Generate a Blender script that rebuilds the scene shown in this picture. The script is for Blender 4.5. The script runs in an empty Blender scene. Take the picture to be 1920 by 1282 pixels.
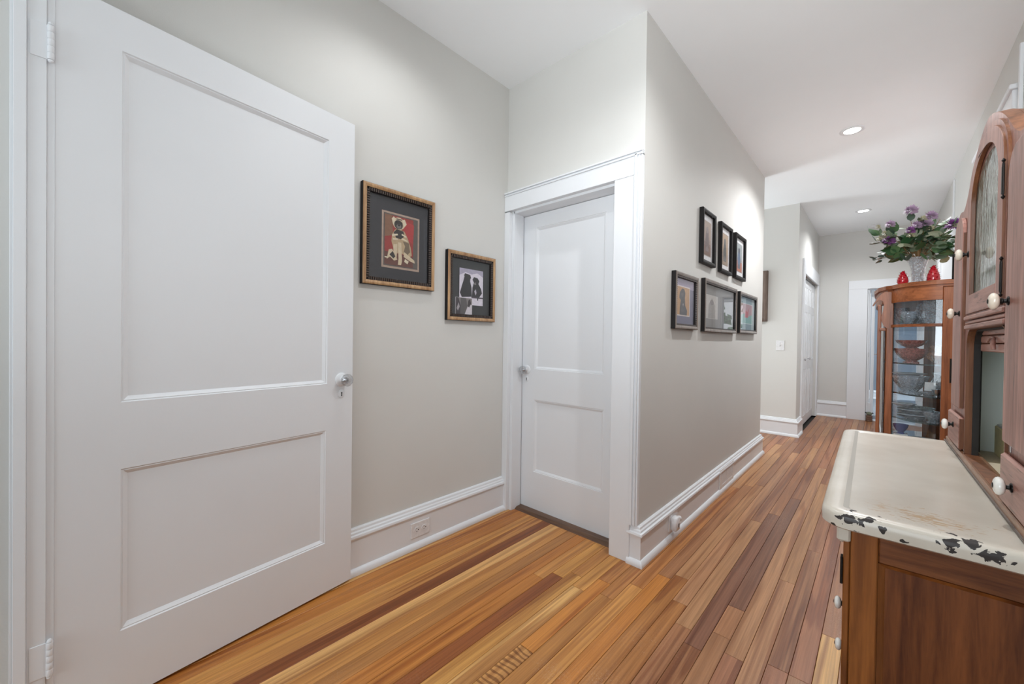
import bpy, bmesh, math, random
from mathutils import Vector, Matrix
from math import sin, cos, pi, radians as R

SC = bpy.context.scene
COL = SC.collection
rnd = random.Random(7)

# ------------------------------------------------------------------ camera
FPX, YAW, PIT, ROL, CAMH = 743.75, 0.7492, -0.0096, 0.0135, 1.10
Fv = Vector((-sin(YAW)*cos(PIT), cos(YAW)*cos(PIT), sin(PIT)))
R1 = Vector((cos(YAW), sin(YAW), 0)); U1 = R1.cross(Fv)
R2 = R1*cos(ROL) + U1*sin(ROL); U2 = -R1*sin(ROL) + U1*cos(ROL)
cd = bpy.data.cameras.new('camera'); cam = bpy.data.objects.new('camera', cd); COL.objects.link(cam)
cd.sensor_width = 36.0; cd.lens = FPX*36.0/1920.0; cd.clip_start = 0.02; cd.clip_end = 100
m = Matrix((R2, U2, -Fv)).transposed().to_4x4(); m.translation = Vector((0, 0, CAMH)); cam.matrix_world = m
SC.camera = cam

# ------------------------------------------------------------------ world, exposure, lights
w = bpy.data.worlds.new('world'); SC.world = w; w.use_nodes = True
w.node_tree.nodes['Background'].inputs[0].default_value = (0.86, 0.93, 1.0, 1)
w.node_tree.nodes['Background'].inputs[1].default_value = 1.6
SC.view_settings.view_transform = 'Standard'; SC.view_settings.look = 'None'
SC.view_settings.gamma = 1.0; SC.view_settings.use_curve_mapping = False
SC.view_settings.exposure = 0.07
SC.cycles.max_bounces = 12; SC.cycles.diffuse_bounces = 8; SC.cycles.glossy_bounces = 4
SC.cycles.transmission_bounces = 8; SC.cycles.transparent_max_bounces = 16
SC.cycles.caustics_reflective = False; SC.cycles.caustics_refractive = False
SC.cycles.sample_clamp_indirect = 6.0

def area(name, loc, direction, sx, sy, power, color=(1, 1, 1), spread=180):
    d = bpy.data.lights.new(name, 'AREA'); d.shape = 'RECTANGLE'; d.size = sx; d.size_y = sy
    d.energy = power; d.color = color; d.spread = R(spread)
    o = bpy.data.objects.new(name, d); COL.objects.link(o); o.location = loc
    o.rotation_euler = Vector(direction).to_track_quat('-Z', 'Y').to_euler()
    return o
def spot(name, loc, power, cone=150, blend=0.7, color=(0.97, 0.985, 1.0), r=0.024):
    d = bpy.data.lights.new(name, 'SPOT'); d.energy = power; d.color = color
    d.spot_size = R(cone); d.spot_blend = blend; d.shadow_soft_size = r
    o = bpy.data.objects.new(name, d); COL.objects.link(o); o.location = loc
    return o
ZC = 2.70
# added area fills, then the hall's recessed cans with two added spots
area('rear_window_fill', (-0.5, -2.9, 1.35), (0, 1, 0.30), 1.9, 1.9, 34, (0.86, 0.94, 1.0))  # added fill, set as daylight in the unseen rear window
area('ceiling_fill', (-0.45, -0.45, 1.15), (0.0, 0.62, 0.78), 0.6, 0.6, 6, (0.88, 0.955, 1.0))  # added unseen fill behind the camera, lifts the ceiling
area('hall_fill', (0.12, -0.40, 1.62), (-0.35, 3.0, 0.95), 0.45, 0.45, 9, (0.94, 0.975, 1.0), 85)  # added unseen fill aimed along the hall wall and ceiling
area('alcove_fill', (-3.05, 5.05, 1.20), (1, 0, 0.12), 0.9, 1.6, 38, (0.88, 0.95, 1.0))  # added unseen fill in the alcove; no window stands there
area('far_room_fill', (-2.1, 9.2, 1.45), (1, 0, 0.1), 1.2, 1.3, 75, (0.88, 0.95, 1.0))  # added fill by the far room's left wall, away from its window
CEIL_SPOTS = [(-1.28, 0.95), (-0.185, 3.93), (-0.182, 6.41), (-0.185, 1.45), (-0.6, -1.4)]  # last two: unseen spots without fixtures, added to brighten
CEIL_POWER = [17, 118, 68, 56, 4]
for (cx, cy), pw in zip(CEIL_SPOTS, CEIL_POWER):
    spot('ceiling_spot', (cx, cy, ZC-0.012), pw)

# ------------------------------------------------------------------ material helpers
MATS = {}
def newmat(name):
    mt = bpy.data.materials.new(name); mt.use_nodes = True
    nt = mt.node_tree
    return mt, nt, nt.nodes['Principled BSDF']
def N(nt, typ, **kw):
    n = nt.nodes.new(typ)
    for k, v in kw.items():
        if k == 'op': n.operation = v
        elif k.startswith('i_'):
            key = k[2:]; key = int(key) if key.isdigit() else key
            n.inputs[key].default_value = v
        else: setattr(n, k, v)
    return n
def L(nt, a, ai, b, bi): nt.links.new(a.outputs[ai], b.inputs[bi])
def ramp(nt, fac_node, fac_out, stops):
    r = nt.nodes.new('ShaderNodeValToRGB'); e = r.color_ramp.elements
    while len(e) < len(stops): e.new(0.5)
    for i, (p, c) in enumerate(stops):
        e[i].position = p; e[i].color = tuple(c)+(1,) if len(c) == 3 else c
    nt.links.new(fac_node.outputs[fac_out], r.inputs[0]); return r
def bump(nt, src, out, bsdf, strength, dist=0.01):
    b = N(nt, 'ShaderNodeBump', i_Strength=strength, i_Distance=dist)
    nt.links.new(src.outputs[out], b.inputs['Height']); L(nt, b, 'Normal', bsdf, 'Normal'); return b
def coords(nt, kind='pos', scale=(1, 1, 1)):
    if kind == 'pos':
        g = N(nt, 'ShaderNodeNewGeometry'); o = 'Position'
    else:
        g = N(nt, 'ShaderNodeTexCoord'); o = 'Object'
    mp = N(nt, 'ShaderNodeMapping'); mp.inputs['Scale'].default_value = scale
    L(nt, g, o, mp, 'Vector'); return mp

def paint(name, col, rough=0.5, bscale=180, bstr=0.05, var=0.03):
    mt, nt, b = newmat(name); b.inputs['Roughness'].default_value = rough
    c = coords(nt); n = N(nt, 'ShaderNodeTexNoise', i_Scale=bscale, i_Detail=3.0); L(nt, c, 0, n, 'Vector')
    n2 = N(nt, 'ShaderNodeTexNoise', i_Scale=2.3, i_Detail=3.0); L(nt, c, 0, n2, 'Vector')
    r = ramp(nt, n2, 0, [(0.3, [x*(1-var) for x in col]), (0.7, [min(1, x*(1+var)) for x in col])])
    L(nt, r, 0, b, 'Base Color'); bump(nt, n, 0, b, bstr, 0.002); return mt
def plain(name, col, rough=0.5, metal=0.0, coat=0.0, **kw):
    mt, nt, b = newmat(name); b.inputs['Base Color'].default_value = tuple(col)+(1,)
    b.inputs['Roughness'].default_value = rough; b.inputs['Metallic'].default_value = metal
    b.inputs['Coat Weight'].default_value = coat
    n = N(nt, 'ShaderNodeTexNoise', i_Scale=60.0); c = coords(nt); L(nt, c, 0, n, 'Vector')
    r = ramp(nt, n, 0, [(0.3, [x*0.93 for x in col]), (0.7, [min(1, x*1.07) for x in col])]); L(nt, r, 0, b, 'Base Color')
    return mt
def emis(name, col, s):
    mt, nt, b = newmat(name); b.inputs['Base Color'].default_value = (0, 0, 0, 1)
    b.inputs['Emission Color'].default_value = tuple(col)+(1,); b.inputs['Emission Strength'].default_value = s; return mt
def glass(name, tint=(1, 1, 1), refl=1.0, diff=0.0, dcol=(0.8, 0.8, 0.8), rough=0.0, wave=0.0, ws=30):
    """thin sheet glass: clear transmission + Fresnel reflection (+ a little milky scatter for cut glass)"""
    mt = bpy.data.materials.new(name); mt.use_nodes = True; nt = mt.node_tree; nt.nodes.clear()
    out = N(nt, 'ShaderNodeOutputMaterial'); tr = N(nt, 'ShaderNodeBsdfTransparent'); tr.inputs[0].default_value = tuple(tint)+(1,)
    gl = N(nt, 'ShaderNodeBsdfGlossy'); gl.inputs['Roughness'].default_value = rough
    lw = N(nt, 'ShaderNodeLayerWeight', i_Blend=0.5)      # Schlick reflectance, the same from both faces of the sheet
    pw = N(nt, 'ShaderNodeMath', op='POWER', i_1=5.0); L(nt, lw, 'Facing', pw, 0)
    fr = N(nt, 'ShaderNodeMath', op='MULTIPLY_ADD', i_1=0.96, i_2=0.04); L(nt, pw, 0, fr, 0)
    mul = N(nt, 'ShaderNodeMath', op='MULTIPLY', i_1=refl); mul.use_clamp = True; L(nt, fr, 0, mul, 0)
    mx = N(nt, 'ShaderNodeMixShader'); L(nt, mul, 0, mx, 0)
    base = tr
    if diff > 0:
        df = N(nt, 'ShaderNodeBsdfDiffuse'); df.inputs[0].default_value = tuple(dcol)+(1,)
        m2 = N(nt, 'ShaderNodeMixShader'); m2.inputs[0].default_value = diff; L(nt, tr, 0, m2, 1); L(nt, df, 0, m2, 2); base = m2
        if wave > 0:
            tc = N(nt, 'ShaderNodeTexNoise', i_Scale=ws*1.5, i_Detail=2.0); cc = coords(nt); L(nt, cc, 0, tc, 'Vector')
            rr = ramp(nt, tc, 0, [(0.35, [diff*0.5]*3), (0.7, [min(1, diff*1.6)]*3)]); L(nt, rr, 0, m2, 0)
    L(nt, base, 0, mx, 1); L(nt, gl, 0, mx, 2); L(nt, mx, 0, out, 0)
    if wave > 0:
        n = N(nt, 'ShaderNodeTexNoise', i_Scale=ws, i_Detail=2.0); c = coords(nt); L(nt, c, 0, n, 'Vector')
        bp = N(nt, 'ShaderNodeBump', i_Strength=wave, i_Distance=0.01); L(nt, n, 0, bp, 'Height')
        L(nt, bp, 0, gl, 'Normal'); L(nt, bp, 0, lw, 'Normal')
    return mt
def wood(name, dark, light, axis='z', rough=0.35, scale=1.0, coat=0.2, speck=0.0, bstr=0.15, obj=False):
    mt, nt, b = newmat(name); b.inputs['Roughness'].default_value = rough; b.inputs['Coat Weight'].default_value = coat
    b.inputs['Coat Roughness'].default_value = 0.25; b.inputs['Specular IOR Level'].default_value = 0.35
    s = {'z': (1, 1, .07), 'y': (1, .07, 1), 'x': (.07, 1, 1)}[axis]
    c = coords(nt, 'pos', s)
    n1 = N(nt, 'ShaderNodeTexNoise', i_Scale=95*scale, i_Detail=5.0, i_Roughness=0.65, i_Distortion=0.3); L(nt, c, 0, n1, 'Vector')
    n2 = N(nt, 'ShaderNodeTexNoise', i_Scale=14*scale, i_Detail=3.0, i_Distortion=0.8); L(nt, c, 0, n2, 'Vector')
    mxx = N(nt, 'ShaderNodeMath', op='MULTIPLY_ADD', i_1=0.55); L(nt, n1, 0, mxx, 0)
    m2 = N(nt, 'ShaderNodeMath', op='MULTIPLY', i_1=0.45); L(nt, n2, 0, m2, 0); L(nt, m2, 0, mxx, 2)
    mid = [(a+bb)/2 for a, bb in zip(dark, light)]
    r = ramp(nt, mxx, 0, [(0.38, dark), (0.5, mid), (0.62, light)])
    if speck > 0:
        n3 = N(nt, 'ShaderNodeTexNoise', i_Scale=210*scale, i_Detail=2.0); L(nt, c, 0, n3, 'Vector')
        r3 = ramp(nt, n3, 0, [(0.30, (1, 1, 1)), (0.40, (0, 0, 0))])
        mm = N(nt, 'ShaderNodeMixRGB', i_Color2=tuple(x*0.35 for x in dark)+(1,)); 
        ms = N(nt, 'ShaderNodeMath', op='MULTIPLY', i_1=speck); L(nt, r3, 0, ms, 0); L(nt, ms, 0, mm, 0); L(nt, r, 0, mm, 1); L(nt, mm, 0, b, 'Base Color')
    else: L(nt, r, 0, b, 'Base Color')
    bump(nt, n1, 0, b, bstr, 0.002); return mt

WALLC = (0.62, 0.615, 0.59)
M_wall = paint('wall_paint', WALLC, 0.6, 260, 0.08, 0.015)
M_white = paint('white_trim_paint', (0.735, 0.755, 0.78), 0.38, 90, 0.06, 0.012)
M_ceil = paint('ceiling_paint', (0.88, 0.905, 0.925), 0.8, 200, 0.05, 0.01)
M_blue = paint('blue_grey_wall_paint', (0.20, 0.235, 0.28), 0.6, 200, 0.05, 0.02)
M_carpet = paint('grey_carpet', (0.34, 0.36, 0.38), 0.95, 400, 0.6, 0.1)
M_caulk = plain('trim_gap_shadow_paint', (0.30, 0.30, 0.30), 0.6)
M_hoos = wood('pink_sheen_oak', (0.21, 0.092, 0.070), (0.42, 0.215, 0.17), 'z', 0.40, 1.0, 0.15, 0.7, 0.25)  # faded oak with the light's pinkish sheen put into its colour
M_hoosh = wood('pink_sheen_oak_horizontal', (0.21, 0.092, 0.070), (0.42, 0.215, 0.17), 'y', 0.40, 1.0, 0.15, 0.7, 0.25)
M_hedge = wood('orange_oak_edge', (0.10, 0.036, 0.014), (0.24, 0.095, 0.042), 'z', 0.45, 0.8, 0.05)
M_hsill = wood('brown_oak_sill', (0.15, 0.068, 0.032), (0.30, 0.155, 0.085), 'y', 0.4, 0.8, 0.3)
M_side = wood('dark_stained_panel', (0.052, 0.012, 0.003), (0.19, 0.060, 0.016), 'z', 0.42, 0.8, 0.05)
M_stile = wood('stained_stile', (0.085, 0.022, 0.005), (0.29, 0.10, 0.022), 'z', 0.36, 0.5, 0.15)
M_railw = wood('stained_rail', (0.07, 0.020, 0.006), (0.24, 0.085, 0.028), 'x', 0.36, 0.6, 0.15)
M_oak = wood('red_brown_oak', (0.20, 0.058, 0.018), (0.45, 0.148, 0.052), 'z', 0.42, 0.8, 0.12)
M_oakh = wood('red_brown_oak_horizontal', (0.20, 0.060, 0.020), (0.45, 0.150, 0.054), 'x', 0.42, 0.8, 0.12)
M_rustic = wood('weathered_wood', (0.10, 0.07, 0.055), (0.22, 0.16, 0.13), 'z', 0.6, 0.8, 0.0)
M_dark = plain('dark_interior', (0.012, 0.010, 0.009), 0.7)
M_iron = plain('black_iron', (0.02, 0.018, 0.017), 0.4, 0.8)
M_bronze = plain('dark_bronze', (0.06, 0.04, 0.03), 0.4, 0.9)
M_porc = plain('white_porcelain', (0.78, 0.77, 0.72), 0.12, 0, 0.6)
M_porccream = plain('cream_porcelain', (0.72, 0.64, 0.53), 0.12, 0, 0.6)
M_liner = paint('grey_green_liner', (0.68, 0.74, 0.70), 0.45, 60, 0.05, 0.05)
M_beige = paint('beige_liner_floor', (0.62, 0.54, 0.42), 0.5, 60, 0.05, 0.03)
M_black = plain('black_frame', (0.012, 0.010, 0.010), 0.5, 0, 0.0); M_black.node_tree.nodes['Principled BSDF'].inputs['Specular IOR Level'].default_value = 0.2
M_gold = wood('gilded_frame', (0.26, 0.13, 0.055), (0.52, 0.33, 0.17), 'z', 0.32, 1.2, 0.3)
M_pewter = wood('pewter_brown_frame', (0.13, 0.105, 0.09), (0.30, 0.25, 0.215), 'z', 0.3, 1.0, 0.4)
M_beadm = plain('dark_bead', (0.05, 0.03, 0.022), 0.28, 0, 0.4)
M_glass = glass('picture_glass', (1, 1, 1), 1.0)
M_cabglass = glass('curved_cabinet_glass', (0.95, 0.98, 1.0), 1.6)
M_crystal = glass('cut_crystal', (0.90, 0.93, 0.95), 3.2, 0.30, (0.75, 0.79, 0.84), 0.06, 1.0, 90)
M_pinkg = glass('pink_glass', (0.90, 0.55, 0.50), 2.2, 0.42, (0.62, 0.26, 0.22), 0.06, 0.8, 70)
M_amber = glass('amber_glass', (0.90, 0.62, 0.42), 2.2, 0.40, (0.60, 0.32, 0.17), 0.06, 0.8, 70)
M_knobg = glass('clear_knob_glass', (0.93, 0.94, 0.95), 3.0, 0.22, (0.45, 0.46, 0.47), 0.03, 0.6, 60)
M_shelfg = glass('shelf_glass', (0.75, 0.86, 0.84), 1.6, 0.10, (0.2, 0.3, 0.3))
M_plate = plain('grey_white_china', (0.55, 0.57, 0.60), 0.2, 0, 0.5)
M_blueware = plain('blue_china', (0.06, 0.09, 0.28), 0.2, 0, 0.5)
M_silver = plain('silver', (0.6, 0.6, 0.62), 0.18, 0.95)
M_red = plain('red_lacquer', (0.50, 0.006, 0.018), 0.22, 0, 0.6)
M_yellow = plain('yellow_card', (0.92, 0.82, 0.45), 0.7)
M_paper = plain('white_paper', (0.82, 0.82, 0.80), 0.8)
M_plastic = plain('white_plastic', (0.72, 0.72, 0.73), 0.3)
M_slot = plain('dark_slot', (0.03, 0.03, 0.03), 0.6)
M_canoff = emis('can_lens', (1.0, 0.98, 0.94), 14.0)
M_thresh = wood('threshold_wood', (0.07, 0.035, 0.02), (0.18, 0.10, 0.06), 'x', 0.45, 0.8, 0.1)
M_stem = plain('brown_stem', (0.20, 0.11, 0.04), 0.6)
M_stemg = plain('green_stem', (0.13, 0.17, 0.06), 0.6)
M_moss = plain('mossy_ceramic', (0.13, 0.14, 0.09), 0.6)
M_terra = plain('terracotta_ceramic', (0.16, 0.09, 0.06), 0.6)

def frosted():
    mt, nt, b = newmat('pebbled_green_glass'); b.inputs['Roughness'].default_value = 0.12
    b.inputs['Coat Weight'].default_value = 0.5
    c = coords(nt, 'pos', (1, 1, 0.45)); n = N(nt, 'ShaderNodeTexNoise', i_Scale=34.0, i_Detail=2.0, i_Distortion=1.2); L(nt, c, 0, n, 'Vector')
    r = ramp(nt, n, 0, [(0.35, (0.155, 0.195, 0.155)), (0.55, (0.26, 0.30, 0.255)), (0.72, (0.40, 0.44, 0.385))]); L(nt, r, 0, b, 'Base Color')
    bump(nt, n, 0, b, 0.7, 0.008); b.inputs['Alpha'].default_value = 0.88; return mt
M_frost = frosted()

def enamel():
    """cream enamel with chips at fixed places on the rim and a scratched yellowed patch"""
    mt, nt, b = newmat('chipped_cream_enamel')
    b.inputs['Coat Weight'].default_value = 0.3; b.inputs['Coat Roughness'].default_value = 0.15
    g = N(nt, 'ShaderNodeNewGeometry')
    c = coords(nt); n = N(nt, 'ShaderNodeTexNoise', i_Scale=9.0, i_Detail=4.0); L(nt, c, 0, n, 'Vector')
    base = ramp(nt, n, 0, [(0.3, (0.50, 0.45, 0.375)), (0.7, (0.60, 0.555, 0.48))])
    # mottled chips
    nz = N(nt, 'ShaderNodeTexNoise', i_Scale=70.0, i_Detail=3.0, i_Distortion=0.6); L(nt, c, 0, nz, 'Vector')
    spots = [((-0.030, 0.914, 0.790), (0.016, 0.03, 0.012)), ((0.008, 0.913, 0.786), (0.010, 0.03, 0.010)), ((-0.012, 0.913, 0.797), (0.010, 0.02, 0.004)),
             ((0.082, 0.913, 0.789), (0.012, 0.02, 0.012)), ((0.106, 0.912, 0.798), (0.010, 0.02, 0.004)), ((0.128, 0.913, 0.789), (0.017, 0.02, 0.009)),
             ((-0.086, 0.945, 0.799), (0.006, 0.009, 0.005)), ((-0.082, 0.940, 0.776), (0.008, 0.02, 0.004)), ((-0.055, 0.92, 0.774), (0.02, 0.02, 0.003)),
             ((0.035, 0.913, 0.776), (0.008, 0.02, 0.003)), ((-0.088, 1.05, 0.786), (0.004, 0.01, 0.005)), ((0.165, 0.913, 0.797), (0.006, 0.02, 0.004))]
    prev = None
    for p, s in spots:
        sub = N(nt, 'ShaderNodeVectorMath', op='SUBTRACT'); L(nt, g, 'Position', sub, 0); sub.inputs[1].default_value = p
        dv = N(nt, 'ShaderNodeVectorMath', op='DIVIDE'); L(nt, sub, 0, dv, 0); dv.inputs[1].default_value = s
        ln = N(nt, 'ShaderNodeVectorMath', op='LENGTH'); L(nt, dv, 0, ln, 0)
        if prev is None: prev = ln; po = 'Value'
        else:
            mn = N(nt, 'ShaderNodeMath', op='MINIMUM'); nt.links.new(prev.outputs[po], mn.inputs[0]); nt.links.new(ln.outputs['Value'], mn.inputs[1]); prev = mn; po = 0
    ad = N(nt, 'ShaderNodeMath', op='MULTIPLY_ADD', i_1=-5.0, i_2=2.5); L(nt, nz, 0, ad, 0)
    sm = N(nt, 'ShaderNodeMath', op='ADD'); nt.links.new(prev.outputs[po], sm.inputs[0]); L(nt, ad, 0, sm, 1)
    chip = ramp(nt, sm, 0, [(0.80, (1, 1, 1)), (0.86, (0, 0, 0))])
    # yellowed scratches
    c2 = coords(nt, 'pos', (1, 3.2, 1)); nv = N(nt, 'ShaderNodeTexNoise', i_Scale=60.0, i_Detail=3.0, i_Distortion=1.0); L(nt, c2, 0, nv, 'Vector')
    sub = N(nt, 'ShaderNodeVectorMath', op='SUBTRACT'); L(nt, g, 'Position', sub, 0); sub.inputs[1].default_value = (0.060, 0.99, 0.80)
    dv = N(nt, 'ShaderNodeVectorMath', op='DIVIDE'); L(nt, sub, 0, dv, 0); dv.inputs[1].default_value = (0.07, 0.045, 0.05)
    ln = N(nt, 'ShaderNodeVectorMath', op='LENGTH'); L(nt, dv, 0, ln, 0)
    a2 = N(nt, 'ShaderNodeMath', op='MULTIPLY_ADD', i_1=-5.0, i_2=2.95); L(nt, nv, 0, a2, 0)
    s2 = N(nt, 'ShaderNodeMath', op='ADD'); L(nt, ln, 'Value', s2, 0); L(nt, a2, 0, s2, 1)
    scr = ramp(nt, s2, 0, [(0.72, (0.75, 0.75, 0.75)), (0.95, (0, 0, 0))])
    m1 = N(nt, 'ShaderNodeMixRGB', i_Color2=(0.42, 0.25, 0.09, 1)); L(nt, scr, 0, m1, 0); L(nt, base, 0, m1, 1)
    m2 = N(nt, 'ShaderNodeMixRGB', i_Color2=(0.022, 0.016, 0.014, 1)); L(nt, chip, 0, m2, 0); L(nt, m1, 0, m2, 1)
    L(nt, m2, 0, b, 'Base Color')
    rr = ramp(nt, chip, 0, [(0.0, (0.34, 0.34, 0.34)), (1.0, (0.7, 0.7, 0.7))]); L(nt, rr, 0, b, 'Roughness')
    n4 = N(nt, 'ShaderNodeTexNoise', i_Scale=25.0, i_Detail=2.0); L(nt, c, 0, n4, 'Vector'); bump(nt, n4, 0, b, 0.12, 0.004)
    return mt
M_enamel = enamel()
M_enamelband = paint('groove_shade_enamel', (0.36, 0.335, 0.29), 0.45, 60, 0.05, 0.05)  # shade of the worktop groove put into a darker enamel colour

def floor_mat(name, figured=False):
    mt, nt, b = newmat(name)
    oi = N(nt, 'ShaderNodeObjectInfo'); g = N(nt, 'ShaderNodeNewGeometry')
    off = N(nt, 'ShaderNodeVectorMath', op='SCALE'); cmb = N(nt, 'ShaderNodeCombineXYZ')
    L(nt, oi, 'Random', cmb, 0); L(nt, oi, 'Random', cmb, 1); L(nt, cmb, 0, off, 0); off.inputs['Scale'].default_value = 37.0
    ad = N(nt, 'ShaderNodeVectorMath', op='ADD'); L(nt, g, 'Position', ad, 0); L(nt, off, 0, ad, 1)
    def noise(sc, st, det=4.0, dist=0.4):
        mp = N(nt, 'ShaderNodeMapping'); mp.inputs['Scale'].default_value = (1, st, 1); L(nt, ad, 0, mp, 'Vector')
        n = N(nt, 'ShaderNodeTexNoise', i_Scale=sc, i_Detail=det, i_Distortion=dist); L(nt, mp, 0, n, 'Vector'); return n
    fine = noise(170, 0.02, 4.0); mid = noise(38, 0.022, 3.0, 0.9); two = noise(15, 0.035, 2.0, 0.7)
    r1 = ramp(nt, fine, 0, [(0.30, (0.80, 0.76, 0.72)), (0.68, (1.14, 1.14, 1.14))])
    r2 = ramp(nt, mid, 0, [(0.36, (0.74, 0.66, 0.60)), (0.50, (0.98, 0.98, 0.97)), (0.66, (1.12, 1.13, 1.14))])
    r3 = ramp(nt, two, 0, [(0.39, (0.62, 0.47, 0.37)), (0.43, (1, 1, 1))])
    mul = N(nt, 'ShaderNodeMixRGB', blend_type='MULTIPLY', i_Fac=1.0); L(nt, oi, 'Color', mul, 1); L(nt, r1, 0, mul, 2)
    mul2 = N(nt, 'ShaderNodeMixRGB', blend_type='MULTIPLY', i_Fac=1.0); L(nt, mul, 0, mul2, 1); L(nt, r2, 0, mul2, 2)
    mul3 = N(nt, 'ShaderNodeMixRGB', blend_type='MULTIPLY', i_Fac=0.85); L(nt, mul2, 0, mul3, 1); L(nt, r3, 0, mul3, 2)
    last = mul3
    if figured:
        mp = N(nt, 'ShaderNodeMapping'); mp.inputs['Scale'].default_value = (0.55, 1, 1); L(nt, g, 'Position', mp, 'Vector')
        wv = N(nt, 'ShaderNodeTexWave', i_Scale=15.0, i_Distortion=5.0, i_Detail=2.0); wv.inputs['Detail Scale'].default_value = 1.6; wv.bands_direction = 'Y'
        L(nt, mp, 0, wv, 'Vector')
        rw = ramp(nt, wv, 0, [(0.25, (0.50, 0.40, 0.32)), (0.5, (1.1, 1.1, 1.1))])
        m4 = N(nt, 'ShaderNodeMixRGB', blend_type='MULTIPLY', i_Fac=0.9); L(nt, last, 0, m4, 1); L(nt, rw, 0, m4, 2); last = m4
    # worn, scratched finish (patches fixed to the place)
    sc = N(nt, 'ShaderNodeTexNoise', i_Scale=230.0, i_Detail=4.0, i_Distortion=2.0); L(nt, g, 'Position', sc, 'Vector')
    pt = N(nt, 'ShaderNodeTexNoise', i_Scale=2.6, i_Detail=3.0); L(nt, g, 'Position', pt, 'Vector')
    rs = ramp(nt, sc, 0, [(0.56, (0, 0, 0)), (0.66, (1, 1, 1))]); rp = ramp(nt, pt, 0, [(0.52, (0.0, 0.0, 0.0)), (0.66, (0.55, 0.55, 0.55))])
    prev = None
    for p, s in [((-0.64, 1.13, 0), (0.13, 0.08, .1)), ((-0.05, 2.0, 0), (0.12, 0.5, .1)), ((-0.45, 2.9, 0), (0.2, 0.25, .1)), ((-0.75, 1.05, 0), (0.12, 0.06, .1))]:
        sub = N(nt, 'ShaderNodeVectorMath', op='SUBTRACT'); L(nt, g, 'Position', sub, 0); sub.inputs[1].default_value = p
        dv = N(nt, 'ShaderNodeVectorMath', op='DIVIDE'); L(nt, sub, 0, dv, 0); dv.inputs[1].default_value = s
        ln = N(nt, 'ShaderNodeVectorMath', op='LENGTH'); L(nt, dv, 0, ln, 0)
        if prev is None: prev = ln; po = 'Value'
        else:
            mn = N(nt, 'ShaderNodeMath', op='MINIMUM'); nt.links.new(prev.outputs[po], mn.inputs[0]); nt.links.new(ln.outputs['Value'], mn.inputs[1]); prev = mn; po = 0
    rq = N(nt, 'ShaderNodeValToRGB'); rq.color_ramp.elements[0].color = (1, 1, 1, 1); rq.color_ramp.elements[1].color = (0, 0, 0, 1)
    rq.color_ramp.elements[0].position = 0.35; nt.links.new(prev.outputs[po], rq.inputs[0])
    mxp = N(nt, 'ShaderNodeMixRGB', blend_type='LIGHTEN', i_Fac=1.0); L(nt, rp, 0, mxp, 1); L(nt, rq, 0, mxp, 2)
    mm = N(nt, 'ShaderNodeMath', op='MULTIPLY'); L(nt, rs, 0, mm, 0); L(nt, mxp, 0, mm, 1)
    mk = N(nt, 'ShaderNodeMath', op='MULTIPLY', i_1=0.5); L(nt, mm, 0, mk, 0)
    mw = N(nt, 'ShaderNodeMixRGB', i_Color2=(0.62, 0.44, 0.32, 1)); L(nt, mk, 0, mw, 0); L(nt, last, 0, mw, 1)
    # dark stained patch (the dark worn board end) 
    L(nt, mw, 0, b, 'Base Color')
    rr = ramp(nt, mid, 0, [(0.3, (0.30, 0.30, 0.30)), (0.7, (0.42, 0.42, 0.42))]); L(nt, rr, 0, b, 'Roughness')
    b.inputs['Coat Weight'].default_value = 0.05; b.inputs['Coat Roughness'].default_value = 0.3; b.inputs['Specular IOR Level'].default_value = 0.4
    bump(nt, fine, 0, b, 0.12, 0.0015); return mt
M_floor = floor_mat('strip_floor_pine'); M_figured = floor_mat('strip_floor_figured', True)

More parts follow.
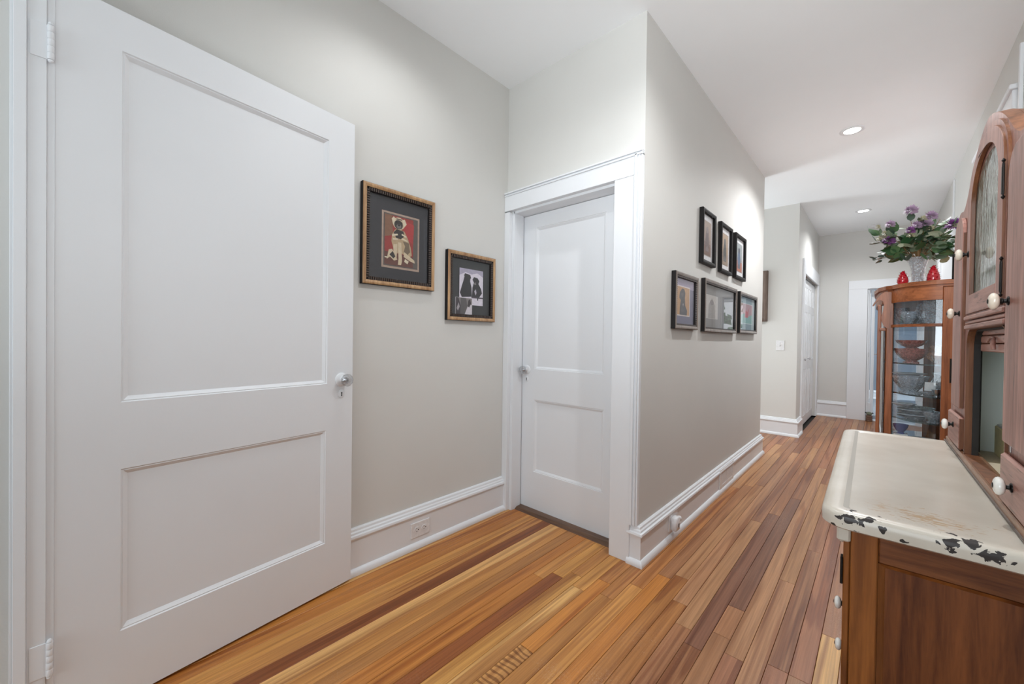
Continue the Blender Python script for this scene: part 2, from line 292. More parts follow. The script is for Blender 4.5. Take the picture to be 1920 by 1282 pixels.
# ------------------------------------------------------------------ mesh helpers
class MB:
    def __init__(s): s.v = []; s.f = []; s.mi = []; s.cur = 0
    def quad(s, *idx): s.f.append(tuple(idx)); s.mi.append(s.cur)
    def box(s, x0, x1, y0, y1, z0, z1, b=0.0):
        x0, x1 = min(x0, x1), max(x0, x1); y0, y1 = min(y0, y1), max(y0, y1); z0, z1 = min(z0, z1), max(z0, z1)
        b = min(b, (x1-x0)*.45, (y1-y0)*.45, (z1-z0)*.45)
        n = len(s.v)
        if b <= 0:
            s.v += [(x, y, z) for z in (z0, z1) for x, y in ((x0, y0), (x1, y0), (x1, y1), (x0, y1))]
            for q in ((0, 3, 2, 1), (4, 5, 6, 7), (0, 1, 5, 4), (1, 2, 6, 5), (2, 3, 7, 6), (3, 0, 4, 7)): s.quad(*[n+i for i in q])
            return s
        rings = []
        for z, i in ((z0, b), (z0+b, 0), (z1-b, 0), (z1, b)):
            rings.append(len(s.v)); X0, X1, Y0, Y1 = x0+i, x1-i, y0+i, y1-i; c = b if i == 0 else b*0.3
            s.v += [(X0+c, Y0, z), (X1-c, Y0, z), (X1, Y0+c, z), (X1, Y1-c, z), (X1-c, Y1, z), (X0+c, Y1, z), (X0, Y1-c, z), (X0, Y0+c, z)]
        for a, c in zip(rings, rings[1:]):
            for i in range(8): j = (i+1) % 8; s.quad(a+i, a+j, c+j, c+i)
        s.quad(*[rings[0]+i for i in reversed(range(8))]); s.quad(*[rings[-1]+i for i in range(8)]); return s
    def poly(s, pts): n = len(s.v); s.v += [tuple(p) for p in pts]; s.quad(*range(n, n+len(pts))); return s
    def prism(s, pts, M, d0, d1):
        """pts: 2D outline (u, v) mapped by M(u, v, d)"""
        n = len(s.v); k = len(pts)
        s.v += [tuple(M(u, v, d0)) for u, v in pts] + [tuple(M(u, v, d1)) for u, v in pts]
        s.quad(*[n+i for i in reversed(range(k))]); s.quad(*[n+k+i for i in range(k)])
        for i in range(k): j = (i+1) % k; s.quad(n+i, n+j, n+k+j, n+k+i)
        return s
    def lathe(s, prof, c=(0, 0, 0), axis='z', seg=24, frame=None, flute=0, amp=0.0):
        """prof: (radius, height) list"""
        c = Vector(c)
        if frame: A, B, Cx = frame
        else:
            A, B, Cx = {'z': (Vector((1, 0, 0)), Vector((0, 1, 0)), Vector((0, 0, 1))), 'x': (Vector((0, 1, 0)), Vector((0, 0, 1)), Vector((1, 0, 0))),
                        'y': (Vector((0, 0, 1)), Vector((1, 0, 0)), Vector((0, 1, 0)))}[axis]
        n = len(s.v)
        for r, h in prof:
            for i in range(seg):
                t = 2*pi*i/seg; rr = r*(1+amp*cos(flute*t)) if flute else r
                s.v.append(tuple(c + A*(rr*cos(t)) + B*(rr*sin(t)) + Cx*h))
        for k in range(len(prof)-1):
            for i in range(seg):
                j = (i+1) % seg; a = n+k*seg; bq = a+seg; s.quad(a+i, a+j, bq+j, bq+i)
        if prof[0][0] > 1e-5: s.quad(*[n+i for i in reversed(range(seg))])
        if prof[-1][0] > 1e-5: s.quad(*[n+(len(prof)-1)*seg+i for i in range(seg)])
        return s
    def tube(s, pts, r, seg=8, closed=False):
        pts = [Vector(p) for p in pts]; n = len(s.v); rs = r if isinstance(r, (list, tuple)) else [r]*len(pts)
        up = Vector((0, 0, 1))
        for i, p in enumerate(pts):
            d = (pts[min(i+1, len(pts)-1)] - pts[max(i-1, 0)]).normalized()
            a = d.cross(up)
            if a.length < 0.05: a = d.cross(Vector((1, 0, 0)))
            a.normalize(); b = d.cross(a)
            for k in range(seg): t = 2*pi*k/seg; s.v.append(tuple(p + a*(rs[i]*cos(t)) + b*(rs[i]*sin(t))))
        for i in range(len(pts)-1):
            for k in range(seg): j = (k+1) % seg; q = n+i*seg; s.quad(q+k, q+j, q+seg+j, q+seg+k)
        s.quad(*[n+k for k in reversed(range(seg))]); s.quad(*[n+(len(pts)-1)*seg+k for k in range(seg)]); return s
    def sweep(s, prof, path, side, z0=0.0):
        """prof: closed (out, z) outline swept along a horizontal polyline path [(x,y)], out = distance towards side (+1 left of travel, -1 right); mitred"""
        P = [Vector((x, y)) for x, y in path]; n = len(s.v); k = len(prof)
        for i, p in enumerate(P):
            d0 = (P[i]-P[i-1]).normalized() if i > 0 else None; d1 = (P[i+1]-P[i]).normalized() if i < len(P)-1 else None
            def nrm(d): return Vector((-d.y, d.x))*side
            if d0 is None: mv = nrm(d1)
            elif d1 is None: mv = nrm(d0)
            else:
                a, b = nrm(d0), nrm(d1); mv = (a+b).normalized(); mv = mv/max(0.2, mv.dot(a))
            for o, z in prof: q = p+mv*o; s.v.append((q.x, q.y, z0+z))
        for i in range(len(P)-1):
            for j in range(k): j2 = (j+1) % k; a = n+i*k; s.quad(a+j, a+j2, a+k+j2, a+k+j)
        s.quad(*[n+j for j in reversed(range(k))]); s.quad(*[n+(len(P)-1)*k+j for j in range(k)]); return s
    def sheet(s, pts, th, z0, z1):
        """vertical curved sheet along plan polyline with thickness"""
        P = [Vector(p) for p in pts]; out = []
        for i, p in enumerate(P):
            d = (P[min(i+1, len(P)-1)]-P[max(i-1, 0)]).normalized(); out.append(p+Vector((-d.y, d.x))*th)
        n = len(s.v); k = len(P)
        for z in (z0, z1):
            s.v += [(p.x, p.y, z) for p in P] + [(p.x, p.y, z) for p in out]
        for i in range(k-1):
            s.quad(n+i, n+i+1, n+2*k+i+1, n+2*k+i); s.quad(n+k+i+1, n+k+i, n+3*k+i, n+3*k+i+1)
            s.quad(n+i+1, n+i, n+k+i, n+k+i+1); s.quad(n+2*k+i, n+2*k+i+1, n+3*k+i+1, n+3*k+i)
        s.quad(n, n+2*k, n+3*k, n+k); s.quad(n+k-1, n+2*k-1, n+4*k-1, n+3*k-1); return s
    def build(s, name, mat, parent=None, smooth=None, at=None, rot=None, recalc=True, origin=None):
        me = bpy.data.meshes.new(name)
        vs = s.v
        if origin is not None: vs = [(a-origin[0], b-origin[1], c-origin[2]) for a, b, c in vs]; at = origin
        me.from_pydata(vs, [], s.f)
        mats = mat if isinstance(mat, (list, tuple)) else [mat]
        for q in mats: me.materials.append(q)
        if len(mats) > 1: me.polygons.foreach_set('material_index', s.mi)
        if recalc:
            bm = bmesh.new(); bm.from_mesh(me); bmesh.ops.recalc_face_normals(bm, faces=bm.faces); bm.to_mesh(me); bm.free()
        if smooth is not None:
            me.polygons.foreach_set('use_smooth', [True]*len(me.polygons)); me.set_sharp_from_angle(angle=R(smooth))
        me.update()
        o = bpy.data.objects.new(name, me); COL.objects.link(o)
        if at: o.location = at
        if rot: o.rotation_euler = rot
        if parent:
            o.parent = parent
            o.matrix_parent_inverse = Matrix.Translation(parent.location).inverted() if not any(parent.rotation_euler) else parent.matrix_basis.inverted()
        return o

def plate(outer, holes, M, d0, d1, mb=None, side=0):
    """flat board with holes, from a filled 2D curve; M maps (u, v, d) to the world"""
    mb = mb or MB()
    cu = bpy.data.curves.new('tmp', 'CURVE'); cu.dimensions = '2D'; cu.fill_mode = 'BOTH'
    for pl in [outer]+list(holes):
        sp = cu.splines.new('POLY'); sp.points.add(len(pl)-1)
        for p, q in zip(sp.points, pl): p.co = (q[0], q[1], 0, 1)
        sp.use_cyclic_u = True
    ob = bpy.data.objects.new('tmp', cu); me = ob.to_mesh()
    n = len(mb.v); k = len(me.vertices)
    vs = [tuple(v.co) for v in me.vertices]
    mb.v += [tuple(M(x, y, d0)) for x, y, _ in vs]+[tuple(M(x, y, d1)) for x, y, _ in vs]
    cnt = {}
    for f in me.polygons:
        ix = list(f.vertices); mb.quad(*[n+i for i in reversed(ix)]); mb.quad(*[n+k+i for i in ix])
        for a, b in zip(ix, ix[1:]+ix[:1]): cnt[(a, b)] = 1
    mb.cur = side
    for (a, b) in cnt:
        if (b, a) not in cnt: mb.quad(n+a, n+b, n+k+b, n+k+a)
    mb.cur = 0
    ob.to_mesh_clear(); bpy.data.objects.remove(ob); bpy.data.curves.remove(cu)
    return mb
def bevel(o, wd=0.0012, seg=2):
    m = o.modifiers.new('edge', 'BEVEL'); m.width = wd; m.segments = seg; m.limit_method = 'ANGLE'; m.angle_limit = R(50); m.harden_normals = False; return o
def rect(a, b, c, d): return [(a, c), (b, c), (b, d), (a, d)]
def MX(x, s=1): return lambda u, v, d: (x+s*d, u, v)       # plane facing +-x, u = y
def MY(y, s=-1): return lambda u, v, d: (u, y+s*d, v)      # plane facing +-y, u = x
def MZ(z=0): return lambda u, v, d: (u, v, z+d)

def tag(o, label=None, cat=None, group=None, kind=None):
    if label: o['label'] = label
    if cat: o['category'] = cat
    if group: o['group'] = group
    if kind: o['kind'] = kind
    return o
def empty(name, loc=(0, 0, 0), rot=(0, 0, 0)):
    o = bpy.data.objects.new(name, None); COL.objects.link(o); o.location = loc; o.rotation_euler = rot; o.empty_display_size = 0.1
    return o
def struct(o, label=None): o['kind'] = 'structure'; 
def S(o, label, cat='wall'):
    o['kind'] = 'structure'; o['label'] = label; o['category'] = cat; return o

# ------------------------------------------------------------------ key planes
XL, Y1, XJ, Y2, Y3, XC, Y5, XR = -1.7776, 1.8533, -0.857, 4.5155, 5.600, -0.709, 7.55, 0.491

# ------------------------------------------------------------------ floor
fl = MB().box(-1.95, 0.62, -3.1, 7.66, -0.06, -0.0205).build('floor', M_dark)
S(fl, 'narrow strip pine floor running down the hall', 'floor')
W, X0 = 0.0606, -1.479
JOINTS = {5: [1.43], 6: [1.50], 7: [1.565], 8: [1.485], 9: [1.068, 1.61], 10: [1.52], 11: [1.68], 12: [1.84], 13: [1.89, 3.51, 5.29], 14: [1.70, 4.80],
          15: [1.57, 2.80, 6.85], 16: [1.49, 2.99], 17: [1.62, 1.83], 18: [1.54, 4.39], 20: [1.59]}
CLR = {'D': (0.25, 0.078, 0.020), 'd': (0.34, 0.13, 0.036), 'm': (0.42, 0.18, 0.052), 'g': (0.55, 0.26, 0.070), 'o': (0.48, 0.19, 0.038),
       'l': (0.64, 0.36, 0.135), 'G': (0.60, 0.31, 0.085), 'f': (0.50, 0.25, 0.075),
       'p': (0.35, 0.158, 0.066), 'P': (0.30, 0.132, 0.060), 'q': (0.41, 0.205, 0.092), 'r': (0.33, 0.135, 0.062), 'Q': (0.21, 0.086, 0.045), 's': (0.20, 0.09, 0.05)}  # last row, hall boards: reflected daylight put into paler, pinker tones
SAMP = [(0, 1.0, 'D'), (-1, 1.0, 'g'), (-2, 1.0, 'g'), (-3, 1.0, 'o'), (-4, 1.0, 'o'), (1, 1.0, 'l'), (2, 1.0, 'g'), (3, 1.0, 'm'), (4, 1.0, 'o'), (5, .6, 'o'), (5, 1.89, 'g'), (6, 1.89, 'g'),
        (6, 1.0, 'g'), (6, 1.45, 'D'), (7, 1.45, 'G'), (7, 1.67, 'g'), (8, 1.0, 'l'), (9, 0.9, 'f'), (9, 1.3, 'o'), (10, 1.2, 'm'), (11, 1.21, 'g'), (12, 1.67, 'm'), (15, 1.81, 'q'), (16, 1.7, 'Q'),
        (15, 1.97, 'p'), (14, 1.81, 'P'), (16, 2.2, 'Q'), (15, 1.60, 'Q'), (17, 1.7, 'p'), (17, 1.5, 'p'), (17, 2.04, 'Q'), (18, 2.15, 'q'), (16, 1.4, 'p'), (22, 1.68, 'l'), (21, 1.79, 'P'), (23, 1.74, 'q'),
        (14, 1.42, 'm'), (20, 1.86, 'p'), (21, 2.03, 'r'), (13, 1.25, 'm'), (12, 1.18, 's'), (12, 1.47, 'o'), (11, 1.9, 'g'), (12, 1.97, 'p'), (13, 2.13, 'q'), (14, 2.11, 'p'), (15, 2.3, 'q'),
        (16, 3.56, 'q'), (19, 2.63, 'q'), (20, 2.69, 'P'), (13, 3.8, 'Q'), (13, 4.3, 'P'), (14, 5.11, 'Q'), (14, 4.63, 'q'), (16, 6.46, 'q'), (15, 4.02, 'P'), (11, 3.3, 'm'), (10, 2.9, 'm')]
pr = random.Random(11)
def plank(k, y0, y1, c, mat=None):
    x0 = X0+k*W; mb = MB(); g = 0.0006; ch = 0.0009
    a, b, c0, d = x0+g, x0+W-g, y0+g, y1-g
    n = 0
    mb.v = [(x, y, -0.02) for x, y in ((a, c0), (b, c0), (b, d), (a, d))]+[(x, y, -ch) for x, y in ((a, c0), (b, c0), (b, d), (a, d))] + \
           [(x, y, 0.0) for x, y in ((a+ch, c0+ch), (b-ch, c0+ch), (b-ch, d-ch), (a+ch, d-ch))]
    for q in ((0, 1, 5, 4), (1, 2, 6, 5), (2, 3, 7, 6), (3, 0, 4, 7), (4, 5, 9, 8), (5, 6, 10, 9), (6, 7, 11, 10), (7, 4, 8, 11), (8, 9, 10, 11)): mb.quad(*q)
    o = mb.build('plank', mat or M_floor, fl, recalc=False)
    j = pr.uniform(0.93, 1.07); o.color = (c[0]*j, c[1]*j*pr.uniform(.97, 1.03), c[2]*j*pr.uniform(.94, 1.06), 1)
    return o
def inside(k):   # y spans of floor column k that are not under walls
    xm = X0+(k+.5)*W
    if xm < -1.70: return [(-0.6, 1.96)]
    if xm < XJ-0.01: return [(-0.6, 1.96), (4.47, 5.64)]
    if xm < XC: return [(-0.6, 5.64)]
    return [(-0.6, 7.62)]
for k in range(-6, 33):
    for ya, yb in inside(k):
        js = []
        if ya < 0 and k in JOINTS: js = [y for y in JOINTS[k] if ya < y < yb]
        y = (js[-1] if js else ya)
        lo = [ya] + js
        if k >= 9 or ya > 0:
            while True:
                y += pr.uniform(0.7, 1.9)
                if y > yb-0.35: break
                lo.append(y)
        elif k < 5: lo = [ya]
        lo.append(yb)
        for a, b in zip(lo, lo[1:]):
            best = None
            for kk, yy, cc in SAMP:
                if kk == k and a <= yy <= b: best = cc
            if best is None:
                if k < 11 and a < 1.9: best = pr.choice('ggolm')
                else: best = pr.choice('pppqqPPr')
            plank(k, a, b, CLR[best], M_figured if (best == 'f' and k == 9) else None)
# ------------------------------------------------------------------ room shell
S(MB().box(-4.0, 1.5, -3.1, 7.66, ZC, ZC+0.1).build('ceiling', M_ceil), 'flat white ceiling over the hall', 'ceiling')
S(MB().box(XL-0.1, XL, -0.128, Y1+.14, 0, ZC).build('wall_left', M_wall), 'warm grey wall behind the open white door', 'wall')
# the wall of the opening the camera stands in: end post (jamb) of it and the wall of the room behind
S(MB().box(XL-0.02, -1.632, -3.1, -0.130, 0, ZC).build('wall_back_left', M_wall), 'beige strip of wall left of the door jamb', 'wall')
wj = plate([(XL, 0), (-1.735, 0), (-1.735, 1.905), (-1.003, 1.905), (-1.003, 0), (-1.00, 0), (-1.00, ZC), (XL, ZC)], [], MY(Y1, 1), 0, 0.14)
wj.box(-1.00, XJ, Y1, Y1+.14, 0, ZC)
S(wj.build('wall_jog_front', M_wall), 'warm grey wall around the closed white door', 'wall')
S(MB().box(XJ-.12, XJ, Y1+.14, Y2, 0, ZC).build('wall_jog_side', M_wall), 'warm grey hall wall hung with six small pictures', 'wall')
S(MB().box(-3.2, XJ-.12, Y2-.12, Y2, 0, ZC).build('wall_alcove_near', M_wall), 'wall behind the picture wall, facing the alcove', 'wall')
S(MB().box(-3.2, XC, Y3, Y3+.1, 0, ZC).build('wall_alcove_far', M_wall), 'warm grey wall with the light switch', 'wall')
S(MB().box(-3.3, -3.2, Y2-.12, Y3+.1, 0, ZC).build('wall_alcove_end', M_wall), 'end wall of the side alcove', 'wall')
wc = plate([(Y3+.1, 0), (6.03, 0), (6.03, 1.96), (7.43, 1.96), (7.43, 0), (Y5+.1, 0), (Y5+.1, ZC), (Y3+.1, ZC)], [], MX(XC, -1), 0, 0.10)
S(wc.build('wall_closet', M_wall), 'wall around the folding closet doors', 'wall')
S(MB().box(XC-.7, XC-.102, Y3+.1, Y5+.1, 0, ZC).build('closet_interior', M_dark), 'dark closet interior behind the folding doors', 'wall')
we = plate([(XC, 0), (XR+.1, 0), (XR+.1, ZC), (XC, ZC)], [rect(-0.145, 0.365, 0.001, 1.872)], MY(Y5, 1), 0, 0.12)
S(we.build('wall_end', M_wall), 'far end wall of the hall with the open doorway', 'wall')
S(MB().box(XR, XR+.1, -3.1, Y5+.12, 0, ZC).build('wall_right', M_wall), 'grey wall behind the wooden cabinets', 'wall')
# room behind the camera: wall with a big window added for its light
wb = plate([(-1.8, 0), (0.6, 0), (0.6, ZC), (-1.8, ZC)], [rect(-1.5, 0.42, 0.55, 2.5)], MY(-3.0, -1), 0, 0.10)
S(wb.build('wall_back', M_wall), 'wall with the added big window behind the viewer', 'wall')
# far room
FY = 10.6
S(MB().box(-2.2, 2.6, Y5+.13, FY+.1, -0.05, -0.004).build('floor_far_room', M_carpet), 'grey carpet of the far room', 'floor')
S(MB().box(-2.2, 2.6, Y5+.12, FY+.1, 2.45, 2.5).build('ceiling_far_room', M_ceil), 'ceiling of the far room', 'ceiling')
wf = plate([(-2.2, 0), (2.6, 0), (2.6, 2.45), (-2.2, 2.45)], [rect(0.72, 1.40, 0.75, 2.05)], MY(FY, 1), 0, 0.08)
S(wf.build('wall_far_room', M_blue), 'blue grey wall of the far room', 'wall')
S(MB().box(-2.3, -2.2, Y5+.12, FY, 0, 2.45).build('wall_far_room_left', M_blue), 'left wall of the far room', 'wall')
S(MB().box(2.6, 2.7, Y5+.12, FY, 0, 2.45).build('wall_far_room_right', M_blue), 'right wall of the far room', 'wall')

BASE = [(0, 0), (.036, 0), (.037, .010), (.034, .020), (.028, .028), (.021, .031), (.021, .148), (.029, .150), (.031, .156), (.029, .165), (.021, .168), (.0195, .176), (.014, .181), (.012, .190), (.006, .195), (0, .195)]
def base(name, path, side, label, h=0.195, cut=0):
    p = [(o, z if z < .1 else z+(h-.195)) for o, z in BASE]
    return S(MB().sweep(p, path, side).build(name, M_white, smooth=30), label, 'baseboard')
base('baseboard_left', [(XL, 0.1), (XL, 1.852)], -1, 'white baseboard under the two gold framed pictures', 0.212)
base('baseboard_jog', [(-0.905, Y1-0.001), (XJ, Y1-0.001), (XJ, Y2), (-1.7, Y2)], -1, 'white baseboard under the six small pictures', 0.190)
base('baseboard_alcove', [(-3.2, Y3), (XC+.001, Y3), (XC+.001, 5.895)], -1, 'white baseboard under the light switch', 0.205)
base('baseboard_end', [(XC, Y5), (-0.355, Y5)], -1, 'white baseboard left of the far doorway', 0.232)
base('baseboard_right', [(XR, Y5), (XR, -0.5)], -1, 'baseboard behind the wooden cabinets')
base('baseboard_far_room', [(-0.6, FY), (2.6, FY)], -1, 'white baseboard of the far room', 0.17)

# ------------------------------------------------------------------ two-panel doors
def ring(mb, M, a, b, c, d, dep, wd, th0):
    """sloping moulding round a recessed panel a..b, c..d; front face at depth 0, panel face at -dep"""
    o = [(a, c), (b, c), (b, d), (a, d)]; s1 = wd*.35
    def lay(i, z): return [(a+i, c+i, z), (b-i, c+i, z), (b-i, d-i, z), (a+i, d-i, z)]
    rings = [lay(0, 0.0), lay(s1*.5, -.0035), lay(s1, -.003), lay(wd, -dep)]
    for r0, r1 in zip(rings, rings[1:]):
        for i in range(4):
            j = (i+1) % 4; mb.poly([M(*r0[i]), M(*r0[j]), M(*r1[j]), M(*r1[i])])
    mb.poly([M(*p) for p in rings[-1]])
def panel_door(name, M, u0, u1, z0, z1, panels, th, parent, mat=None):
    mb = plate(rect(u0, u1, z0, z1), [rect(*p) for p in panels], M, -th, 0)
    frame = mb.build('door_leaf' if name is None else name, mat or M_white, parent)
    for p in panels:
        q = MB(); ring(q, M, *p, 0.011, 0.017, th); q.build('panel', mat or M_white, parent)
    return frame
def glass_knob(M, u, z, parent, keyz, out=1):
    def at(d, r, n=20):
        return [(r*cos(2*pi*i/n), r*sin(2*pi*i/n)) for i in range(n)]
    def disc(mb, prof, uu, zz, seg=20, sx=1.0):
        n = len(mb.v)
        for r, d in prof:
            for i in range(seg): t = 2*pi*i/seg; mb.v.append(tuple(M(uu+r*sx*cos(t), zz+r*sin(t), d)))
        for k in range(len(prof)-1):
            for i in range(seg): j = (i+1) % seg; a = n+k*seg; mb.quad(a+i, a+j, a+seg+j, a+seg+i)
        mb.quad(*[n+i for i in range(seg)]); mb.quad(*[n+(len(prof)-1)*seg+i for i in range(seg)])
    r = MB(); disc(r, [(.029, 0), (.029, .003), (.024, .006), (.020, .0065), (.012, .010), (.010, .016)], u, z, 24)
    ro = r.build('rosette', M_white, parent, smooth=35)
    kb = MB(); disc(kb, [(.009, .014), (.011, .020), (.020, .028), (.0265, .040), (.027, .048), (.022, .055), (.012, .058)], u, z, 12)
    kn = kb.build('glass_knob', M_knobg, parent); tag(kn, 'clear twelve-sided glass knob')
    c = MB(); disc(c, [(.009, .016), (.013, .0305), (.013, .036), (.006, .046)], u, z, 12); co = c.build('knob_core', M_silver, kn)
    e = MB(); disc(e, [(.014, 0), (.014, .002), (.012, .0028)], u, keyz, 20)
    e2 = MB(); disc(e2, [(.019, 0), (.019, .0015), (.017, .0024)], u, keyz, 20, 0.72); es = e2.build('escutcheon', M_white, parent, smooth=35)
    kh = MB(); disc(kh, [(.0035, .0005), (.0035, .0030)], u, keyz+.004, 10)
    kh.prism([(u-.0015, keyz+.003), (u+.0015, keyz+.003), (u+.0024, keyz-.010), (u-.0024, keyz-.010)], M, .0005, .003)
    kh.build('keyhole', M_slot, es)

# door 1: open, resting against the left wall.
ang = R(-7.25319)   # direction of the leaf, from +y towards -x
d1 = Vector((-0.12625, 0.99200, 0)); n1 = Vector((0.99200, 0.12625, 0)); A1 = Vector((-1.726, 0.807, 0))
def MD1(u, v, d): p = A1+d1*u+n1*d; return (p.x, p.y, v)
dr1 = empty('door_1', (-1.617, -0.06, 0)); S(dr1, 'large white two-panel door standing open against the left wall', 'door')
bpy.context.view_layer.update()
panel_door(None, MD1, -0.8703, 0.006, 0.010, 2.037, [(-0.742, -0.112, 0.896, 1.922), (-0.742, -0.115, 0.219, 0.699)], 0.036, dr1)
glass_knob(MD1, -0.047, 0.910, dr1, 0.848)
def hinge(zc):
    mb = MB()
    for i in range(5):
        a = zc-.044+i*.0178
        mb.lathe([(.0062, a), (.0066, a+.001), (.0066, a+.0165), (.0062, a+.0174)], (-1.603, -0.0635, 0), seg=12)
    mb.lathe([(.003, zc-.052), (.0055, zc-.049), (.0055, zc-.045)], (-1.603, -0.0635, 0), seg=12)
    mb.lathe([(.0055, zc+.046), (.0055, zc+.049), (.003, zc+.053)], (-1.603, -0.0635, 0), seg=12)
    h = mb.build('hinge', M_white, dr1, smooth=35)
    MB().box(-1.6100, -1.6045, -0.0985, -0.068, zc-.0445, zc+.0445, .0006).build('hinge_leaf', M_white, h)
hinge(1.856); hinge(0.232)
# door jamb the door hangs on
jb = empty('trim_1', (-1.62, -0.1, 0)); S(jb, 'white door jamb the open door is hinged on', 'trim'); bpy.context.view_layer.update()
MB().box(XL, -1.607, -0.1035, -0.0705, 0, 2.075, .0008).build('jamb', M_white, jb)
MB().box(XL, -1.599, -0.1255, -0.1035, 0, 2.075, .0012).build('door_stop', M_white, jb)
MB().box(XL, -1.6, -0.129, -0.058, 2.0755, ZC).build('jamb_head', M_white, jb)
MB().box(-1.64, -1.6045, -0.131, -0.1255, 0, ZC, .001).build('casing_edge', M_white, jb)
MB().box(XL, -1.6135, -0.0703, -0.0565, 0, 2.075).build('rabbet', M_white, jb)

# door 2: closed, in the jog wall
dr2 = empty('door_2', (-1.36, 1.95, 0)); S(dr2, 'closed white two-panel door with glass knob at the left', 'door'); bpy.context.view_layer.update()
MF2 = lambda u, v, d: (u, 1.95-d, v)
panel_door(None, MF2, -1.7185, -1.006, 0.013, 1.888, [(-1.615, -1.118, 0.905, 1.803), (-1.615, -1.115, 0.250, 0.710)], 0.035, dr2)
glass_knob(MF2, -1.678, 0.898, dr2, 0.838)
ds = MB().box(-1.735, -1.7205, 1.853, 1.985, 0, 1.905).box(-1.7205, -1.712, 1.853, 1.9375, 0, 1.905, .001).build('jamb', M_white, dr2)
MB().box(-1.7185, -1.003, 1.853, 1.985, 1.8905, 1.905).build('head_jamb', M_white, dr2)
MB().box(-1.7185, -1.003, 1.9860, 1.995, 0, 1.8905).build('jamb_back', M_white, dr2)
MB().box(-1.0055, -1.003, 1.853, 1.985, 0.0, 1.8905).build('jamb', M_white, dr2)
cs = empty('trim_2', (-1.3, 1.84, 0)); S(cs, 'white casing boards around the closed door', 'trim'); bpy.context.view_layer.update()
MB().box(XL+.001, -1.734, 1.825, 1.853, 0.0, 1.898, .0015).build('casing_leg', M_white, cs)
MB().box(-1.003, -0.893, 1.825, 1.853, 0.0, 1.905, .0015).build('casing_leg', M_white, cs)
MB().box(XL+.001, -0.893, 1.824, 1.853, 1.9055, 1.998, .0015).build('casing_head', M_white, cs)
bb = MB()
for a, b, d in ((-0.893, -0.881, .034), (-0.881, -0.872, .026), (-0.872, -0.866, .031), (-0.866, -0.8575, .022)): bb.box(a, b, Y1-d, Y1, 0.191, 2.010, .0015)
bb.build('backband', M_white, cs)
bb = MB()
for a, b, d in ((1.998, 2.006, .034), (2.006, 2.013, .027), (2.013, 2.022, .036), (2.022, 2.026, .02)): bb.box(XL+.001, -0.8575, Y1-d, Y1, a, b, .0015)
bb.build('head_moulding', M_white, cs)
tag(MB().prism([(1.885, 0.0), (1.906, 0.0135), (1.99, 0.0135), (1.99, 0.0)], lambda u, v, d: (-1.734+d, u, v), 0, 0.731).build('threshold', M_thresh),
    'dark worn wooden threshold under the closed white door', 'threshold')

# ------------------------------------------------------------------ folding closet doors
cl = empty('door_3', (XC, 6.73, 0)); S(cl, 'white folding closet doors with raised panels', 'door'); bpy.context.view_layer.update()
def leaf(y0, y1):
    M = lambda u, v, d: (XC-.030+d, u, v)
    cols = [(y0+.055, (y0+y1)/2-.025), ((y0+y1)/2+.025, y1-.055)]; rows = [(.12, .74), (.86, 1.50), (1.60, 1.83)]
    ps = [(a, b, c, d) for a, b in cols for c, d in rows]
    panel_mb = plate(rect(y0, y1, .010, 1.925), [rect(*p) for p in ps], M, -.03, 0); lf = panel_mb.build('closet_leaf', M_white, cl)
    for p in ps:
        q = MB(); ring(q, M, *p, 0.010, 0.014, .03)
        a, b, c, d = p; q.box(XC-.040, XC-.034, a+.035, b-.035, c+.035, d-.035, .003); q.build('panel', M_white, lf)
leaf(6.035, 6.380); leaf(6.384, 6.73); leaf(6.734, 7.078); leaf(7.082, 7.427)
for yk in (6.34, 7.12-.35+.02):
    MB().lathe([(.006, 0), (.006, .012), (.015, .018), (.016, .026), (.010, .032)], (XC-.03, yk, .875), 'x', 14).build('knob', M_silver, cl, smooth=40)
MB().box(XC-.05, XC-.028, 6.03, 7.43, 1.93, 1.96).build('track', M_silver, cl)
cs = empty('trim_3', (XC, 5.97, 0)); S(cs, 'white casing around the folding closet doors', 'trim'); bpy.context.view_layer.update()
MB().box(XC, XC+.018, 5.90, 6.032, 0, 1.945, .0015).build('casing_leg', M_white, cs)
MB().box(XC, XC+.018, 7.428, 7.53, 0, 1.945, .0015).build('casing_leg', M_white, cs)
MB().box(XC, XC+.018, 5.90, 7.53, 1.945, 2.115, .0015).build('casing_head', M_white, cs)

# ------------------------------------------------------------------ far doorway
cs = empty('trim_4', (-.26, Y5, 0)); S(cs, 'pale casing around the far open doorway', 'trim'); bpy.context.view_layer.update()
MB().box(-0.354, -0.148, Y5-.022, Y5, 0, 1.868, .0015).build('casing_leg', M_white, cs)
MB().box(0.367, 0.448, Y5-.022, Y5, 0, 1.868, .0015).build('casing_leg', M_white, cs)
MB().box(-0.354, 0.448, Y5-.024, Y5, 1.868, 1.99, .0015).build('casing_head', M_white, cs)
MB().box(-0.148, -0.130, Y5, Y5+.12, 0, 1.872).build('jamb', M_white, cs)
MB().box(0.352, 0.365, Y5, Y5+.12, 0, 1.872).build('jamb', M_white, cs)
MB().box(-0.130, 0.352, Y5, Y5+.12, 1.86, 1.872).build('head_jamb', M_white, cs)
MB().box(-0.130, -0.1285, Y5+.02, Y5+.06, .90, .965).build('strike_plate', M_bronze, cs)
MB().box(-0.130, -0.112, Y5+.06, Y5+.085, 0, 1.86, .001).build('door_stop', M_white, cs)
MB().box(-0.135, -0.095, Y5+.04, Y5+.06, 0, .25, .001).build('plinth_block', M_white, cs)
d4 = empty('door_4', (-.105, Y5+.13, 0)); S(d4, 'white door swung open into the far room, seen edge on', 'door'); bpy.context.view_layer.update()
MB().box(-0.108, -0.072, Y5+.13, Y5+.66, 0.01, 1.855, .001).build('door_leaf', M_white, d4)
